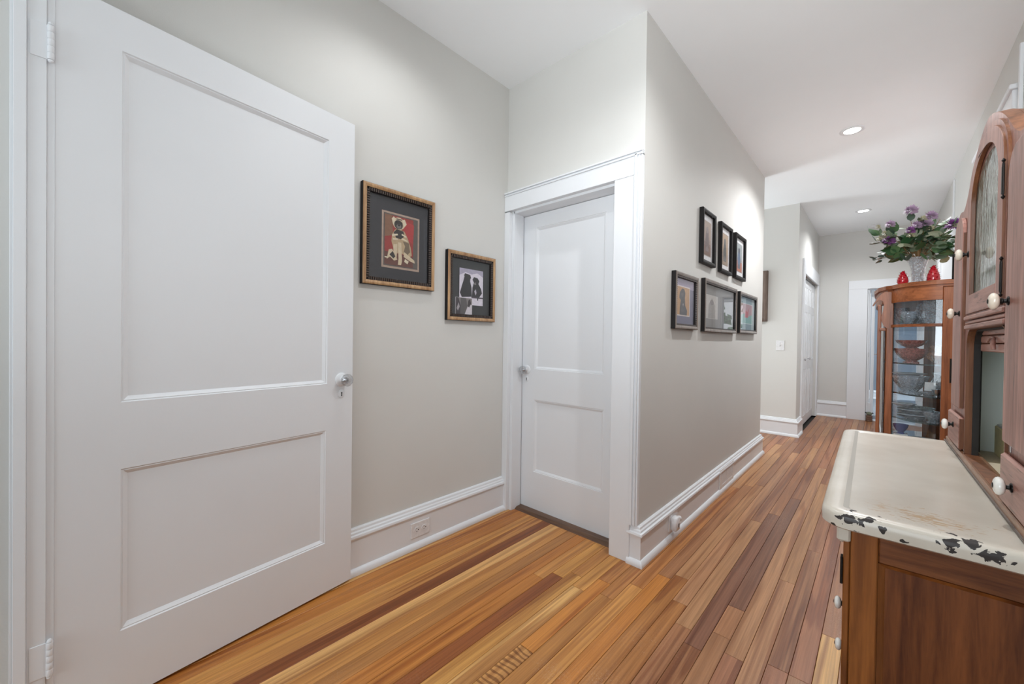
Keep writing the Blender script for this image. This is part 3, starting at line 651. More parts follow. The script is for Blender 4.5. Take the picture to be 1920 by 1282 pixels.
MB().lathe([(.010, 0), (.010, .025), (.026, .034), (.028, .046), (.018, .056)], (-0.072, Y5+.58, .93), 'x', 14).build('glass_knob', M_silver, d4, smooth=40)
MB().box(-.07, .351, Y5-.005, Y5+.125, 0.0, .012, .002).build('trim_5', M_white)['kind'] = 'structure'
bpy.data.objects['trim_5']['label'] = 'pale sill strip across the far doorway'
# far-room window with garden beyond
wn = empty('window_1', (1.06, FY, .75)); S(wn, 'far room window with green trees outside', 'window'); bpy.context.view_layer.update()
MB().box(.66, .72, FY-.02, FY, .69, 2.11, .002).build('casing', M_white, wn); MB().box(1.40, 1.46, FY-.02, FY, .69, 2.11, .002).build('casing', M_white, wn)
MB().box(.72, 1.40, FY-.02, FY, 2.05, 2.11, .002).build('casing', M_white, wn); MB().box(.66, 1.46, FY-.05, FY, .69, .75, .002).build('sill', M_white, wn)
MB().box(.72, 1.40, FY+.02, FY+.05, 1.32, 1.37, .002).build('sash_rail', M_white, wn)
MB().box(.72, 1.40, FY+.03, FY+.033, .75, 2.05).build('pane', M_glass, wn)
mt, nt, b = newmat('garden_leaves'); c = coords(nt); n = N(nt, 'ShaderNodeTexNoise', i_Scale=14.0, i_Detail=6.0); L(nt, c, 0, n, 'Vector')
r = ramp(nt, n, 0, [(.35, (.01, .05, .025)), (.5, (.05, .22, .10)), (.62, (.18, .48, .22)), (.72, (.6, .9, .75))]); L(nt, r, 0, b, 'Base Color')
gb = MB(); gr = random.Random(3)
for i in range(420):
    x, y, z = gr.uniform(-1, 4.5), FY+gr.uniform(2.2, 3.6), gr.uniform(-.3, 3.6); s = gr.uniform(.10, .28)
    a = Vector((gr.uniform(-1, 1), gr.uniform(-1, .2), gr.uniform(-1, 1))).normalized()*s; q = a.cross(Vector((0, 1, .3))).normalized()*s*.6
    c0 = Vector((x, y, z)); gb.poly([c0-a, c0+q, c0+a, c0-q])
o = gb.build('garden_foliage', mt, recalc=False); tag(o, 'green garden foliage outside the far window', 'foliage', kind='stuff')
S(MB().box(-6, 8, FY+.4, FY+8, -.2, -.1).build('ground', plain('lawn', (.06, .14, .04), .9)), 'lawn outside the far window', 'ground')
# unseen window behind the viewer, added to let light in
wn = empty('window_2', (-.5, -3.0, .55)); S(wn, 'unseen big window added behind the viewer to let light in', 'window'); bpy.context.view_layer.update()
for a, b, c, d in ((-1.5, .42, .55, .60), (-1.5, .42, 2.45, 2.5), (-1.5, -1.44, .60, 2.45), (.36, .42, .60, 2.45), (-.57, -.51, .60, 2.45)): MB().box(a, b, -3.08, -3.02, c, d).build('window_frame', M_white, wn)
MB().box(-1.44, .36, -3.06, -3.055, .6, 2.45).build('pane', M_glass, wn)

# ------------------------------------------------------------------ right wall door casings
cs = empty('trim_6', (XR, 3.7, 0)); S(cs, 'white casing and door on the right wall above the carved cabinet', 'trim'); bpy.context.view_layer.update()
MB().box(XR-.02, XR, 3.22, 3.36, 0, 2.30, .002).build('casing_leg', M_white, cs)
MB().box(XR-.02, XR, 4.20, 4.33, 0, 2.30, .002).build('casing_leg', M_white, cs)
MB().box(XR-.022, XR, 3.22, 4.33, 2.30, 2.40, .002).build('casing_head', M_white, cs)
MB().box(XR-.034, XR, 3.20, 4.35, 2.40, 2.425, .003).build('head_moulding', M_white, cs)
MB().box(XR-.008, XR, 3.36, 4.20, 0, 2.30).build('door_leaf', M_white, cs)
MB().box(XR-.014, XR, 3.125, 3.150, 1.9, 2.585, .002).build('cable_cover', M_white, cs)
cs = empty('trim_7', (XR, 6.2, 0)); S(cs, 'white casing and door on the right wall beyond the flowers', 'trim'); bpy.context.view_layer.update()
MB().box(XR-.02, XR, 5.50, 5.64, 0, 2.04, .002).build('casing_leg', M_white, cs)
MB().box(XR-.02, XR, 6.55, 6.80, 0, 2.04, .002).build('casing_leg', M_white, cs)
MB().box(XR-.022, XR, 5.50, 6.80, 2.04, 2.18, .002).build('casing_head', M_white, cs)
MB().box(XR-.008, XR, 5.64, 6.55, 0, 2.04).build('door_leaf', M_white, cs)
MB().box(XR-.012, XR, 5.60, 5.625, 2.20, 2.66, .002).build('cable_cover', M_white, cs)

# ------------------------------------------------------------------ ceiling fixtures
for i, (cx, cy) in enumerate(CEIL_SPOTS[:3]):
    names = ['recessed ceiling light over the open door, out of view', 'nearer round recessed ceiling light', 'farther round recessed ceiling light']
    t = empty('recessed_light', (cx, cy, ZC)); tag(t, names[i], 'ceiling light', 'recessed hall lights'); bpy.context.view_layer.update()
    MB().lathe([(.052, ZC-.0005), (.075, ZC-.0005), (.075, ZC-.003), (.070, ZC-.006), (.056, ZC-.0075), (.050, ZC-.004)], (cx, cy, 0), seg=40).build('trim_ring', M_white, t, smooth=40)
    MB().lathe([(.0505, ZC-.0035), (.0505, ZC-.0042)], (cx, cy, 0), seg=32).build('lens', M_canoff, t)
tag(MB().lathe([(.058, ZC), (.060, ZC-.004), (.060, ZC-.022), (.052, ZC-.032), (.03, ZC-.034)], (-.106, 7.30, 0), seg=32).build('smoke_detector', M_plastic, smooth=35), 'round white smoke detector on the ceiling near the end wall', 'smoke detector')

# ------------------------------------------------------------------ outlets, switch, vent
def boxM(mb, M, a, b, c, d, d0, d1): return mb.prism(rect(a, b, c, d), M, d0, d1)
M = MX(XL+.021)
t = empty('wall_outlet', (XL+.021, 1.197, .095)); tag(t, 'white double outlet set sideways in the left baseboard', 'outlet'); bpy.context.view_layer.update()
MB().box(XL+.021, XL+.0265, 1.140, 1.256, .058, .136, .002).build('cover_plate', M_plastic, t)
for yc in (1.176, 1.220):
    f = MB().prism([(yc+.017*cos(2*pi*i/16), .097+.0145*sin(2*pi*i/16)) for i in range(16)], M, .005, .0075).build('socket', M_plastic, t)
    MB().prism(rect(yc-.006, yc+.002, .1035, .1055), M, .007, .0079).prism(rect(yc-.006, yc+.002, .0890, .0910), M, .007, .0079).prism([(yc+.008+.003*cos(2*pi*i/8), .097+.003*sin(2*pi*i/8)) for i in range(8)], M, .007, .0079).build('slot', M_slot, f)
M = MX(XJ+.021)
t = empty('wall_outlet', (XJ+.021, 2.25, .09)); tag(t, 'white outlet plate in the baseboard under the picture wall', 'outlet'); bpy.context.view_layer.update()
MB().box(XJ+.021, XJ+.026, 2.175, 2.30, .050, .150, .002).build('cover_plate', M_plastic, t)
MB().prism([(2.262+.017*cos(2*pi*i/16), .10+.0145*sin(2*pi*i/16)) for i in range(16)], M, .004, .007).build('socket', M_plastic, t)
t = empty('plug_in_freshener', (XJ+.03, 2.22, .09)); tag(t, 'white plug-in device with dark round vent in the outlet under the pictures', 'plug-in device'); bpy.context.view_layer.update()
MB().box(XJ+.0262, XJ+.060, 2.190, 2.245, .055, .128, .006).build('housing', M_plastic, t, smooth=50)
MB().prism([(2.222+.012*cos(2*pi*i/16), .085+.012*sin(2*pi*i/16)) for i in range(16)], MX(XJ), .0600, .0612).build('vent_hole', plain('grey_plastic', (.25, .25, .26), .5), t)
MB().lathe([(.004, 0), (.013, .003), (.015, .012), (.009, .026)], (XJ+.045, 2.255, .105), 'y', 16).build('plug', M_plastic, t, smooth=40)
t = empty('floor_vent', (XJ+.022, 3.28, .1)); tag(t, 'white metal air vent set in the hall baseboard', 'air vent'); bpy.context.view_layer.update()
plate(rect(3.105, 3.465, .030, .168), [rect(3.140, 3.275, .055, .140), rect(3.290, 3.430, .055, .140)], MX(XJ+.0215), 0, .006).build('vent_frame', M_plastic, t)
for a, b in ((3.142, 3.273), (3.292, 3.428)):
    mb = MB()
    n = 9
    for i in range(n):
        y = a+(b-a)*(i+.5)/n; mb.box(XJ+.022, XJ+.0265, y-.0048, y+.0048, .055, .140)
    mb.build('louvre', M_plastic, t)
MB().box(XJ+.0212, XJ+.0222, 3.138, 3.432, .053, .142).build('vent_shade_backing', plain('vent_shadow_grey', (.10, .10, .10), .7), t)  # dark backing sheet; shade behind the louvres put into its colour
t = empty('light_switch', (-.872, Y3, 1.055)); tag(t, 'white toggle light switch on the alcove wall', 'light switch'); bpy.context.view_layer.update()
MB().box(-.912, -.832, Y3-.006, Y3, .998, 1.114, .002).build('cover_plate', M_plastic, t)
MB().box(-.878, -.866, Y3-.016, Y3-.006, 1.048, 1.068, .002).build('toggle', plain('ivory_toggle', (.5, .5, .48), .4), t)
MB().lathe([(.004, 0), (.003, .0015)], (-.872, Y3-.006, 1.085), 'y', 10, frame=(Vector((1, 0, 0)), Vector((0, 0, 1)), Vector((0, -1, 0)))).build('screw', M_silver, t)

# ------------------------------------------------------------------ pictures
def amat(c, _c={}):
    k = tuple(c)
    if k not in _c: _c[k] = plain('print_ink', c, .55)
    return _c[k]
def circ(cx, cy, rx, ry=None, n=14, a=0):
    ry = ry or rx; ca, sa = cos(a), sin(a)
    return [(cx+rx*cos(2*pi*i/n)*ca-ry*sin(2*pi*i/n)*sa, cy+rx*cos(2*pi*i/n)*sa+ry*sin(2*pi*i/n)*ca) for i in range(n)]
def picture(label, M, u0, u1, v0, v1, depth, fw, fmat, matcol, prints, flip=False, bead=0.0, liner=None, side=None, group=None, back=None):
    """M(u, v, d): d out of the wall. prints: list of (rect in 0..1 of mat area, border colour, bg colour, [(poly01, colour)...])"""
    cu, cv = (u0+u1)/2, (v0+v1)/2; loc = M(cu, cv, 0)
    t = empty('framed_picture', loc); tag(t, label, 'picture', group); bpy.context.view_layer.update()
    s = side or M_black
    # outer sides (dark) and moulding in profile rings
    mb = MB()
    def lay(i, d): return [M(u0+i, v0+i, d), M(u1-i, v0+i, d), M(u1-i, v1-i, d), M(u0+i, v1-i, d)]
    def strip(prof):
        for (i0, d0), (i1, d1) in zip(prof, prof[1:]):
            a, b = lay(i0, d0), lay(i1, d1)
            for k in range(4): j = (k+1) % 4; mb.poly([a[k], a[j], b[j], b[k]])
    mb.cur = 1; strip([(0, 0.001), (0, depth*.86), (fw*.06, depth*.93)])
    mb.cur = 0; strip([(fw*.06, depth*.93), (fw*.18, depth), (fw*.45, depth*1.03), (fw*.75, depth*.98), (fw, depth*.90)])
    mb.cur = 1; strip([(fw, depth*.90), (fw*1.02, depth*.78)])
    if bead: strip([(fw*1.02, depth*.78), (fw*1.02+bead, depth*.62)])
    ins = fw*1.02+bead; strip([(ins, depth*.62), (ins, depth*.30)])
    fo = mb.build('frame', [fmat, s], t, recalc=False)
    if bead:
        bm2 = MB(); step = .011
        def ribs(ax, c, a, b):
            n = int((b-a)/step)
            for i in range(n):
                q = a+(i+.5)*(b-a)/n
                if ax == 'u': boxM(bm2, M, q-step*.3, q+step*.3, c-bead*.42, c+bead*.42, depth*.70, depth*.86)
                else: boxM(bm2, M, c-bead*.42, c+bead*.42, q-step*.3, q+step*.3, depth*.70, depth*.86)
        e = fw*1.02+bead*.5
        ribs('u', v0+e, u0+e, u1-e); ribs('u', v1-e, u0+e, u1-e); ribs('v', u0+e, v0+e, v1-e); ribs('v', u1-e, v0+e, v1-e)
        tag(bm2.build('beading', M_beadm, fo), 'dark rope-like inner beading', kind='stuff')
    a, b, c, d = u0+ins, u1-ins, v0+ins, v1-ins
    MB().prism(rect(a, b, c, d), M, .001, depth*.30).build('mat_board', amat(matcol), t)
    def tr(R0, p): return (a+(R0[0]+(R0[1]-R0[0])*p[0])*(b-a), c+(R0[2]+(R0[3]-R0[2])*p[1])*(d-c))
    lay0 = depth*.30
    for (R0, border, bg, shapes) in prints:
        mats = []; mb = MB(); 
        def addp(poly, col, dd):
            if col not in mats: mats.append(col)
            mb.cur = mats.index(col); mb.poly([M(*tr(R0, p), dd) for p in poly])
        z = lay0+.0004
        if border:
            e = border[1]; addp([(-e, -e*.8), (1+e, -e*.8), (1+e, 1+e*.8), (-e, 1+e*.8)], border[0], z); z += .0003
        addp([(0, 0), (1, 0), (1, 1), (0, 1)], bg, z); z += .00025
        for poly, col in shapes: addp(poly, col, z); z += .00006
        mb.build('print', [amat(q) for q in mats], t, recalc=False); lay0 = z
    MB().poly([M(a-.002, c-.002, depth*.5+.0), M(b+.002, c-.002, depth*.5), M(b+.002, d+.002, depth*.5), M(a-.002, d+.002, depth*.5)]).build('glazing', M_glass, t, recalc=False)
    return t
ML = MX(XL); MJ = MX(XJ)
TAN, TAN2, DK, RED, CRM, BLK = (.42, .31, .19), (.56, .46, .32), (.035, .03, .028), (.27, .035, .03), (.62, .54, .40), (.014, .012, .013)
dog1 = [([(0, .0), (1, 0), (1, .22), (0, .26)], (.12, .045, .035)), ([(.0, .55), (.25, .6), (.22, 1), (0, 1)], (.20, .10, .06)),
        ([(.88, 0), (1, 0), (1, 1), (.88, 1)], (.10, .09, .08)), ([(.5, .95), (.9, .9), (.88, .5), (.6, .6)], (.36, .04, .04)),
        # body
        ([(.22, .62), (.30, .72), (.42, .76), (.60, .72), (.70, .60), (.80, .42), (.84, .25), (.72, .20), (.52, .26), (.36, .25), (.26, .34), (.20, .48)], TAN),
        ([(.55, .52), (.74, .50), (.78, .32), (.66, .22), (.58, .30), (.62, .42)], (.16, .12, .08)),
        ([(.60, .30), (.92, .16), (.94, .10), (.78, .13), (.58, .20)], TAN2), ([(.62, .16), (.74, .12), (.70, .06), (.60, .10)], CRM),
        ([(.40, .48), (.50, .48), (.53, .10), (.50, .02), (.40, .02), (.42, .14)], TAN2), ([(.26, .42), (.38, .44), (.36, .16), (.28, .14), (.26, .2)], TAN2),
        # dark chest ruff and stripes
        ([(.26, .66), (.36, .74), (.56, .72), (.60, .62), (.48, .55), (.34, .56)], DK), ([(.22, .58), (.40, .62), (.38, .65), (.22, .62)], CRM), ([(.50, .64), (.66, .60), (.66, .63), (.52, .67)], CRM),
        ([(.24, .51), (.40, .53), (.38, .555), (.24, .54)], CRM), ([(.50, .55), (.70, .52), (.69, .55), (.52, .58)], CRM),
        # head
        (circ(.42, .86, .19, .125), TAN2), ([(.20, .93), (.26, .985), (.32, .95), (.29, .84), (.24, .82)], CRM), ([(.53, .95), (.60, .97), (.66, .88), (.60, .82), (.56, .86)], CRM),
        (circ(.41, .835, .135, .095), DK), (circ(.42, .80, .075, .045), (.16, .15, .14)), (circ(.42, .825, .035, .018), BLK), (circ(.34, .88, .03, .018), BLK), (circ(.50, .88, .03, .018), BLK),
        ([(.33, .935), (.52, .935), (.50, .955), (.35, .955)], DK),
        # toy
        ([(.06, .10), (.12, .30), (.22, .32), (.34, .18), (.38, .12), (.28, .09), (.16, .16)], TAN2), ([(.14, .20), (.24, .28), (.32, .18), (.26, .13)], DK), ([(.0, .13), (.08, .12), (.1, .15), (0, .15)], CRM)]
picture('larger gold framed print of a sitting pug on red, charcoal mat', ML, .866, 1.270, 1.345, 1.817, .027, .020, M_gold, (.030, .030, .036),
        [((.235, .815, .165, .800), ((.38, .28, .22), .055), (.045, .04, .04), []), ((.248, .80, .178, .79), ((.10, .085, .08), .03), RED, dog1)], bead=.017)
two = [([(0, .78), (1, .78), (1, 1), (0, 1)], (.38, .35, .45)), ([(0, .80), (.25, .90), (.5, .86), (.75, .92), (1, .82), (1, .3), (0, .3)], (.66, .62, .70)),
       ([(.02, .32), (.10, .52), (.16, .66), (.22, .84), (.34, .86), (.46, .80), (.44, .66), (.50, .50), (.52, .24), (.1, .2)], (.022, .02, .022)),
       ([(.18, .80), (.22, .87), (.30, .86), (.44, .84), (.48, .76), (.42, .70)], (.03, .028, .028)),
       ([(.52, .24), (.54, .50), (.60, .64), (.54, .72), (.60, .80), (.76, .78), (.84, .70), (.80, .62), (.92, .48), (.96, .36), (.80, .20)], (.025, .022, .025)),
       ([(.62, .40), (.68, .46), (.72, .36), (.68, .28)], (.45, .42, .48)), ([(.60, .62), (.66, .66), (.70, .60), (.64, .57)], (.2, .18, .18)),
       ([(.50, .24), (1, .24), (1, .20), (.50, .20)], (.06, .05, .06)), ([(.74, .22), (.80, .22), (.79, .14), (.75, .14)], (.03, .03, .03))]
small = [([(0, .0), (.28, 0), (.30, .5), (.16, 1), (0, 1)], (.05, .04, .045)), ([(.05, .35), (.18, .70), (.24, .45), (.14, .2)], (.35, .32, .34)), ([(.28, 0), (.60, .0), (.72, .5), (.62, 1), (.30, 1)], (.10, .09, .09)),
         ([(.55, 0), (1, 0), (1, .6), (.78, .62)], (.60, .56, .60)), ([(.72, .50), (.84, .44), (.95, .7), (.88, .96), (.78, .86)], (.04, .03, .03))]
picture('smaller gold framed photo of two black dogs with a snapshot tucked in', ML, 1.358, 1.727, 1.197, 1.588, .027, .020, M_gold, (.030, .031, .031),
        [((.20, .82, .18, .84), None, (.66, .62, .70), two), ((.11, .52, .0, .30), ((.6, .58, .6), .02), (.2, .18, .18), small)], bead=.017)
def ptr(bg, shapes, border=((.35, .30, .26), .03)): return (bg, shapes, border)
WH = (.80, .80, .82)
def fig(c1, c2, sky, gnd): return [([(0, .45), (1, .5), (1, 1), (0, 1)], sky), ([(0, 0), (1, 0), (1, .35), (0, .4)], gnd), ([(.28, .1), (.25, .45), (.35, .75), (.5, .86), (.66, .74), (.74, .4), (.7, .1)], c1), (circ(.50, .76, .16, .10), c2), ([(.3, .2), (.5, .3), (.72, .2), (.7, .12), (.3, .12)], c2)]
picture('leftmost of three slim black-framed prints, brown figures', MJ, 2.650, 2.921, 1.596, 1.947, .027, .024, M_black, WH, [((.15, .83, .14, .86), ((.42, .33, .27), .03), (.33, .24, .20), fig((.14, .09, .09), (.26, .2, .2), (.40, .29, .22), (.22, .12, .09)))], group='slim black frames in the upper row')
picture('middle of three slim black-framed prints, dark figure on tan', MJ, 3.045, 3.332, 1.592, 1.945, .027, .024, M_black, WH, [((.15, .83, .14, .86), ((.30, .20, .14), .03), (.44, .31, .19), fig((.06, .06, .06), (.12, .12, .12), (.46, .32, .20), (.34, .24, .17)))], group='slim black frames in the upper row')
picture('rightmost of three slim black-framed prints, blue and red figure', MJ, 3.430, 3.740, 1.595, 1.946, .027, .024, M_black, WH, [((.15, .83, .14, .86), ((.25, .25, .25), .03), (.30, .33, .35), fig((.07, .12, .22), (.05, .06, .09), (.32, .36, .37), (.42, .12, .06)))], group='slim black frames in the upper row')
dogf = [([(.22, 0), (.24, .30), (.30, .52), (.18, .60), (.22, .80), (.40, .95), (.56, .94), (.66, .80), (.62, .60), (.66, .35), (.82, .18), (.80, 0)], (.028, .02, .022)), (circ(.42, .72, .10, .07), (.07, .05, .05)), ([(.45, .40), (.52, .42), (.5, .3)], (.4, .35, .35))]
picture('lower left pewter-framed print of a black dog on orange, purple mat', MJ, 2.212, 2.580, 1.166, 1.487, .028, .020, M_pewter, (.11, .10, .17), [((0, 1, .80, 1), None, (.30, .25, .36), []), ((.10, .74, .20, .82), ((.62, .55, .52), .05), (.46, .24, .08), dogf)], bead=.010)
picture('lower middle wide pewter-framed print, grey mat', MJ, 2.708, 3.478, 1.160, 1.506, .028, .020, M_pewter, (.20, .195, .19), [((.05, .42, .22, .76), ((.55, .54, .52), .02), (.50, .48, .46), [([(.2, 0), (.25, .6), (.5, .9), (.75, .6), (.8, 0)], (.30, .28, .27)), (circ(.5, .7, .15, .12), (.2, .18, .18))])], bead=.010)
picture('lower right pewter-framed print in red and green, blue grey mat', MJ, 3.580, 4.175, 1.168, 1.503, .028, .020, M_pewter, (.20, .27, .28), [((.12, .84, .20, .80), ((.62, .66, .66), .03), (.18, .35, .30), [([(0, .4), (.3, .5), (.6, .35), (1, .5), (1, 1), (0, 1)], (.40, .24, .24)), ([(.3, .3), (.4, .7), (.55, .6), (.7, .85), (.6, .3)], (.42, .07, .07)), ([(.1, .55), (.3, .8), (.35, .5)], (.5, .35, .35))])], bead=.010)
picture('weathered wood framed picture on the alcove wall', MY(Y3), -1.300, -1.005, 1.342, 1.951, .045, .050, M_rustic, (.20, .13, .10), [((.05, .95, .04, .96), None, (.26, .18, .15), [([(.1, .1), (.9, .15), (.8, .5), (.2, .45)], (.14, .10, .09)), ([(.2, .6), (.8, .55), (.85, .9), (.3, .92)], (.36, .28, .24))])], side=M_rustic)

# ------------------------------------------------------------------ kitchen cabinet with enamel worktop (right foreground)
KC = empty('kitchen_cabinet', (0.165, 1.6, 0)); tag(KC, 'old wooden kitchen cabinet with chipped cream enamel worktop and arched glass door', 'cabinet'); bpy.context.view_layer.update()
def knob_x(x, y, z, parent, r=.015, mat=None, ln=.0165, stemm=None):
    """porcelain knob on a dark stem pointing to -x from the face at x"""
    fr = (Vector((0, 1, 0)), Vector((0, 0, 1)), Vector((-1, 0, 0)))
    MB().lathe([(.0080, 0), (.0080, .0015), (.004, .003), (.0035, .006), (.0058, .0075), (.0058, .009), (.0045, .0105)], (x, y, z), seg=12, frame=fr).build('knob_stem', M_iron, parent, smooth=35)
    k = MB().lathe([(.004, ln-.0068), (r*.60, ln-.0062), (r*.88, ln-.0038), (r, ln), (r*.90, ln+.0035), (r*.62, ln+.0058), (r*.3, ln+.0066)], (x, y, z), seg=20, frame=fr).build('knob', mat or M_porc, parent, smooth=60)
    MB().lathe([(r*.28, ln+.0064), (r*.30, ln+.0070), (r*.18, ln+.0078)], (x, y, z), seg=10, frame=fr).build('knob_screw', M_iron, k)
# worktop
def rrect(x0, x1, y0, y1, r, n=6, corners=(1, 1, 1, 1)):
    pts = []
    for (cx, cy, a0), on in zip(((x0+r, y0+r, pi), (x1-r, y0+r, 1.5*pi), (x1-r, y1-r, 0), (x0+r, y1-r, .5*pi)), corners):
        if on: pts += [(cx+r*cos(a0+i*pi/2/n), cy+r*sin(a0+i*pi/2/n)) for i in range(n+1)]
        else: pts.append((cx+(-r if a0 in (pi, .5*pi) else r), cy+(-r if a0 in (pi, 1.5*pi) else r)))
    return pts
wt = MB(); ou = rrect(-.0865, .468, .913, 1.824, .040, 8)
def inset(pts, d):
    n = len(pts); out = []
    for i in range(n):
        a, b, c = Vector(pts[i-1]), Vector(pts[i]), Vector(pts[(i+1) % n]); e0 = (b-a).normalized(); e1 = (c-b).normalized()
        nn = (Vector((-e0.y, e0.x))+Vector((-e1.y, e1.x))).normalized(); out.append(tuple(b+nn*d))
    return out
levels = [(.004, .770), (0, .773), (-.0005, .785), (0, .7935), (.003, .7985), (.008, .8005), (.016, .8008)]
base_n = len(wt.v); k = len(ou); allr = []
for dd, z in levels:
    q = inset(ou, dd); allr.append(len(wt.v)); wt.v += [(x, y, z) for x, y in q]
for a, b in zip(allr, allr[1:]):
    for i in range(k): j = (i+1) % k; wt.quad(a+i, a+j, b+j, b+i)
q = inset(ou, .030); a = allr[-1]; b = len(wt.v); wt.v += [(x, y, .8004) for x, y in q]
for i in range(k): j = (i+1) % k; wt.quad(a+i, a+j, b+j, b+i)
q = inset(ou, .0385); c = len(wt.v); wt.v += [(x, y, .7985) for x, y in q]
for i in range(k):
    j = (i+1) % k; mx = (wt.v[b+i][0]+wt.v[b+j][0])/2; wt.cur = 1 if mx < -.04 else 0; wt.quad(b+i, b+j, c+j, c+i)
wt.cur = 0; wt.quad(*[c+i for i in range(k)]); wt.quad(*[allr[0]+i for i in reversed(range(k))])
tag(wt.build('worktop', [M_enamel, M_enamelband], KC, smooth=40), 'cream enamel worktop with chipped black patches along the edge')
# base: near end frame-and-panel
YN = .948
MB().box(-.0445, -.0080, YN, YN+.03, .10, .770, .002).build('end_stile', M_stile, KC)
MB().box(.400, .450, YN, YN+.03, .10, .770, .002).build('end_stile', M_stile, KC)
MB().box(-.0075, .400, YN+.001, YN+.03, .715, .770, .002).build('end_rail', M_railw, KC)
MB().box(-.0075, .400, YN+.001, YN+.03, .10, .16, .002).build('end_rail', M_railw, KC)
pb = MB(); 
def MNE(u, v, d): return (u, YN+.001-d, v)
for a, b in (((0, 0), (.010, -.006)),):
    o = [(-.0075, .16), (.400, .16), (.400, .715), (-.0075, .715)]; i_ = [(.0025, .17), (.390, .17), (.390, .705), (.0025, .705)]
    for kk in range(4): j = (kk+1) % 4; pb.poly([MNE(*o[kk], -.001), MNE(*o[j], -.001), MNE(*i_[j], -.010), MNE(*i_[kk], -.010)])
pb.build('panel_moulding', M_stile, KC)
MB().box(.0015, .391, YN+.0095, YN+.022, .165, .712).build('end_panel', M_side, KC)
MB().box(-.0435, .44, 1.78, 1.80, .10, .770).build('far_end_panel', M_side, KC)
MB().box(.43, .45, YN+.03, 1.78, .10, .770).build('back_panel', M_side, KC)
MB().box(-.0405, .43, YN+.03, 1.78, .10, .125).build('bottom_board', M_side, KC)
for lx in (-.0405, .405):
    for ly in (YN+.002, 1.755): MB().box(lx, lx+.038, ly, ly+.038, .001, .0995, .004).build('leg', M_stile, KC)
# front: one door left half, three drawers right half (seen edge on)
MB().box(-.0445, -.0265, YN+.03, 1.78, .10, .130).build('front_rail', M_stile, KC)
MB().box(-.0445, -.0265, YN+.03, 1.78, .745, .770).build('front_rail', M_stile, KC)
MB().box(-.0445, -.0265, 1.335, 1.365, .13, .745).build('front_stile', M_stile, KC)
dfr = MB().box(-.0550, -.0450, YN+.006, 1.165, .118, .742, .002).build('door', M_stile, KC)
MB().box(-.0590, -.0548, YN+.0062, YN+.022, .655, .705, .001).build('hinge', M_iron, dfr)
MB().box(-.0590, -.0548, YN+.0062, YN+.022, .20, .25, .001).build('hinge', M_iron, dfr)
for za, zb, kz in ((.56, .742, .583), (.42, .553, .480), (.118, .413, .340)):
    dw = MB().box(-.0550, -.0450, 1.175, 1.775, za, zb, .002).build('drawer', M_stile, KC)
    knob_x(-.0550, {.56: 1.38, .42: 1.23, .118: 1.30}[za], kz, dw, .0142)
MB().box(-.0645, -.0450, YN-.004, YN+.05, .738, .7695, .003).build('slide_block', M_enamel, KC)
# hutch carcass
XF = .165; YA, YB = .965, 1.820; CY = 1.387
cas = MB().box(XF+.02, .47, YA, YA+.018, .802, 1.42).box(XF+.02, .47, YB-.018, YB, .802, 1.42).box(.455, .47, YA+.018, YB-.018, .802, 1.42)
cas.box(XF+.02, .455, YA+.018, YB-.018, 1.402, 1.42)
cas.build('hutch_carcass', M_hedge, KC)
kp = [(0, 1.608), (.025, 1.606), (.055, 1.599), (.09, 1.586), (.13, 1.568), (.17, 1.544), (.205, 1.517), (.235, 1.494), (.265, 1.478), (.290, 1.472), (.315, 1.476), (.340, 1.477), (.365, 1.468), (.390, 1.447), (.412, 1.420), (.427, 1.385), (.433, 1.35)]
prof = []
for i in range(len(kp)-1):      # Catmull-Rom through the measured outline
    p0, p1, p2, p3 = kp[max(i-1, 0)], kp[i], kp[i+1], kp[min(i+2, len(kp)-1)]
    if i == 0: p0 = (-p2[0], p2[1])
    for t in (0, 1/3, 2/3):
        prof.append(tuple(.5*((2*b)+(-a+c)*t+(2*a-5*b+4*c-d)*t*t+(-a+3*b-3*c+d)*t**3) for a, b, c, d in zip(p0, p1, p2, p3)))
prof.append(kp[-1])
top = [(CY+d, z) for d, z in reversed(prof)]+[(CY-d, z) for d, z in prof[1:]]
outline = [(CY-.433, .817), (CY+.433, .817)] + top
def arch(y0, y1, z0, zs, rise, n=14):
    c = (y0+y1)/2; a = (y1-y0)/2
    return [(y0, z0), (y1, z0)]+[(c+a*cos(pi*i/n), zs+rise*sin(pi*i/n)) for i in range(n+1)]
def ropen(y0, y1, z0, z1, r, n=6):
    return [(y0, z0), (y1, z0)]+[(y1-r+r*cos(pi/2*i/n), z1-r+r*sin(pi/2*i/n)) for i in range(n+1)]+[(y0+r+r*cos(pi/2+pi/2*i/n), z1-r+r*sin(pi/2+pi/2*i/n)) for i in range(n+1)]
MXf = lambda u, v, d: (XF+d, u, v)
OY0, OY1 = 1.145, 1.545
o = plate(outline, [arch(1.205, 1.510, 1.200, 1.435, .09), ropen(OY0, OY1, .8175, 1.137, .045), rect(.97, 1.10, .94, 1.36), rect(1.65, 1.79, .94, 1.36)], MXf, 0, .020, side=1).build('face_board', [M_hoos, M_hedge], KC, smooth=35)
tag(o, 'scalloped arched brown oak face board, pinkish sheen put into its colour'); bevel(o, .0018)
cb2 = MB(); n0 = len(top)
cb2.v = [MXf(a, z-.0035, .0195) for a, z in top]+[MXf(a, z-.001, .0215) for a, z in top]+[MXf(a, z-.004, .030) for a, z in top]+[MXf(a, z-.022, .030) for a, z in top]+[MXf(a, z-.022, .0195) for a, z in top]
cb2.v = [tuple(p) for p in cb2.v]
for i in range(n0-1):
    for a in range(4): cb2.quad(a*n0+i, a*n0+i+1, (a+1)*n0+i+1, (a+1)*n0+i)
cb2.build('scalloped_top', M_hedge, KC, smooth=60)
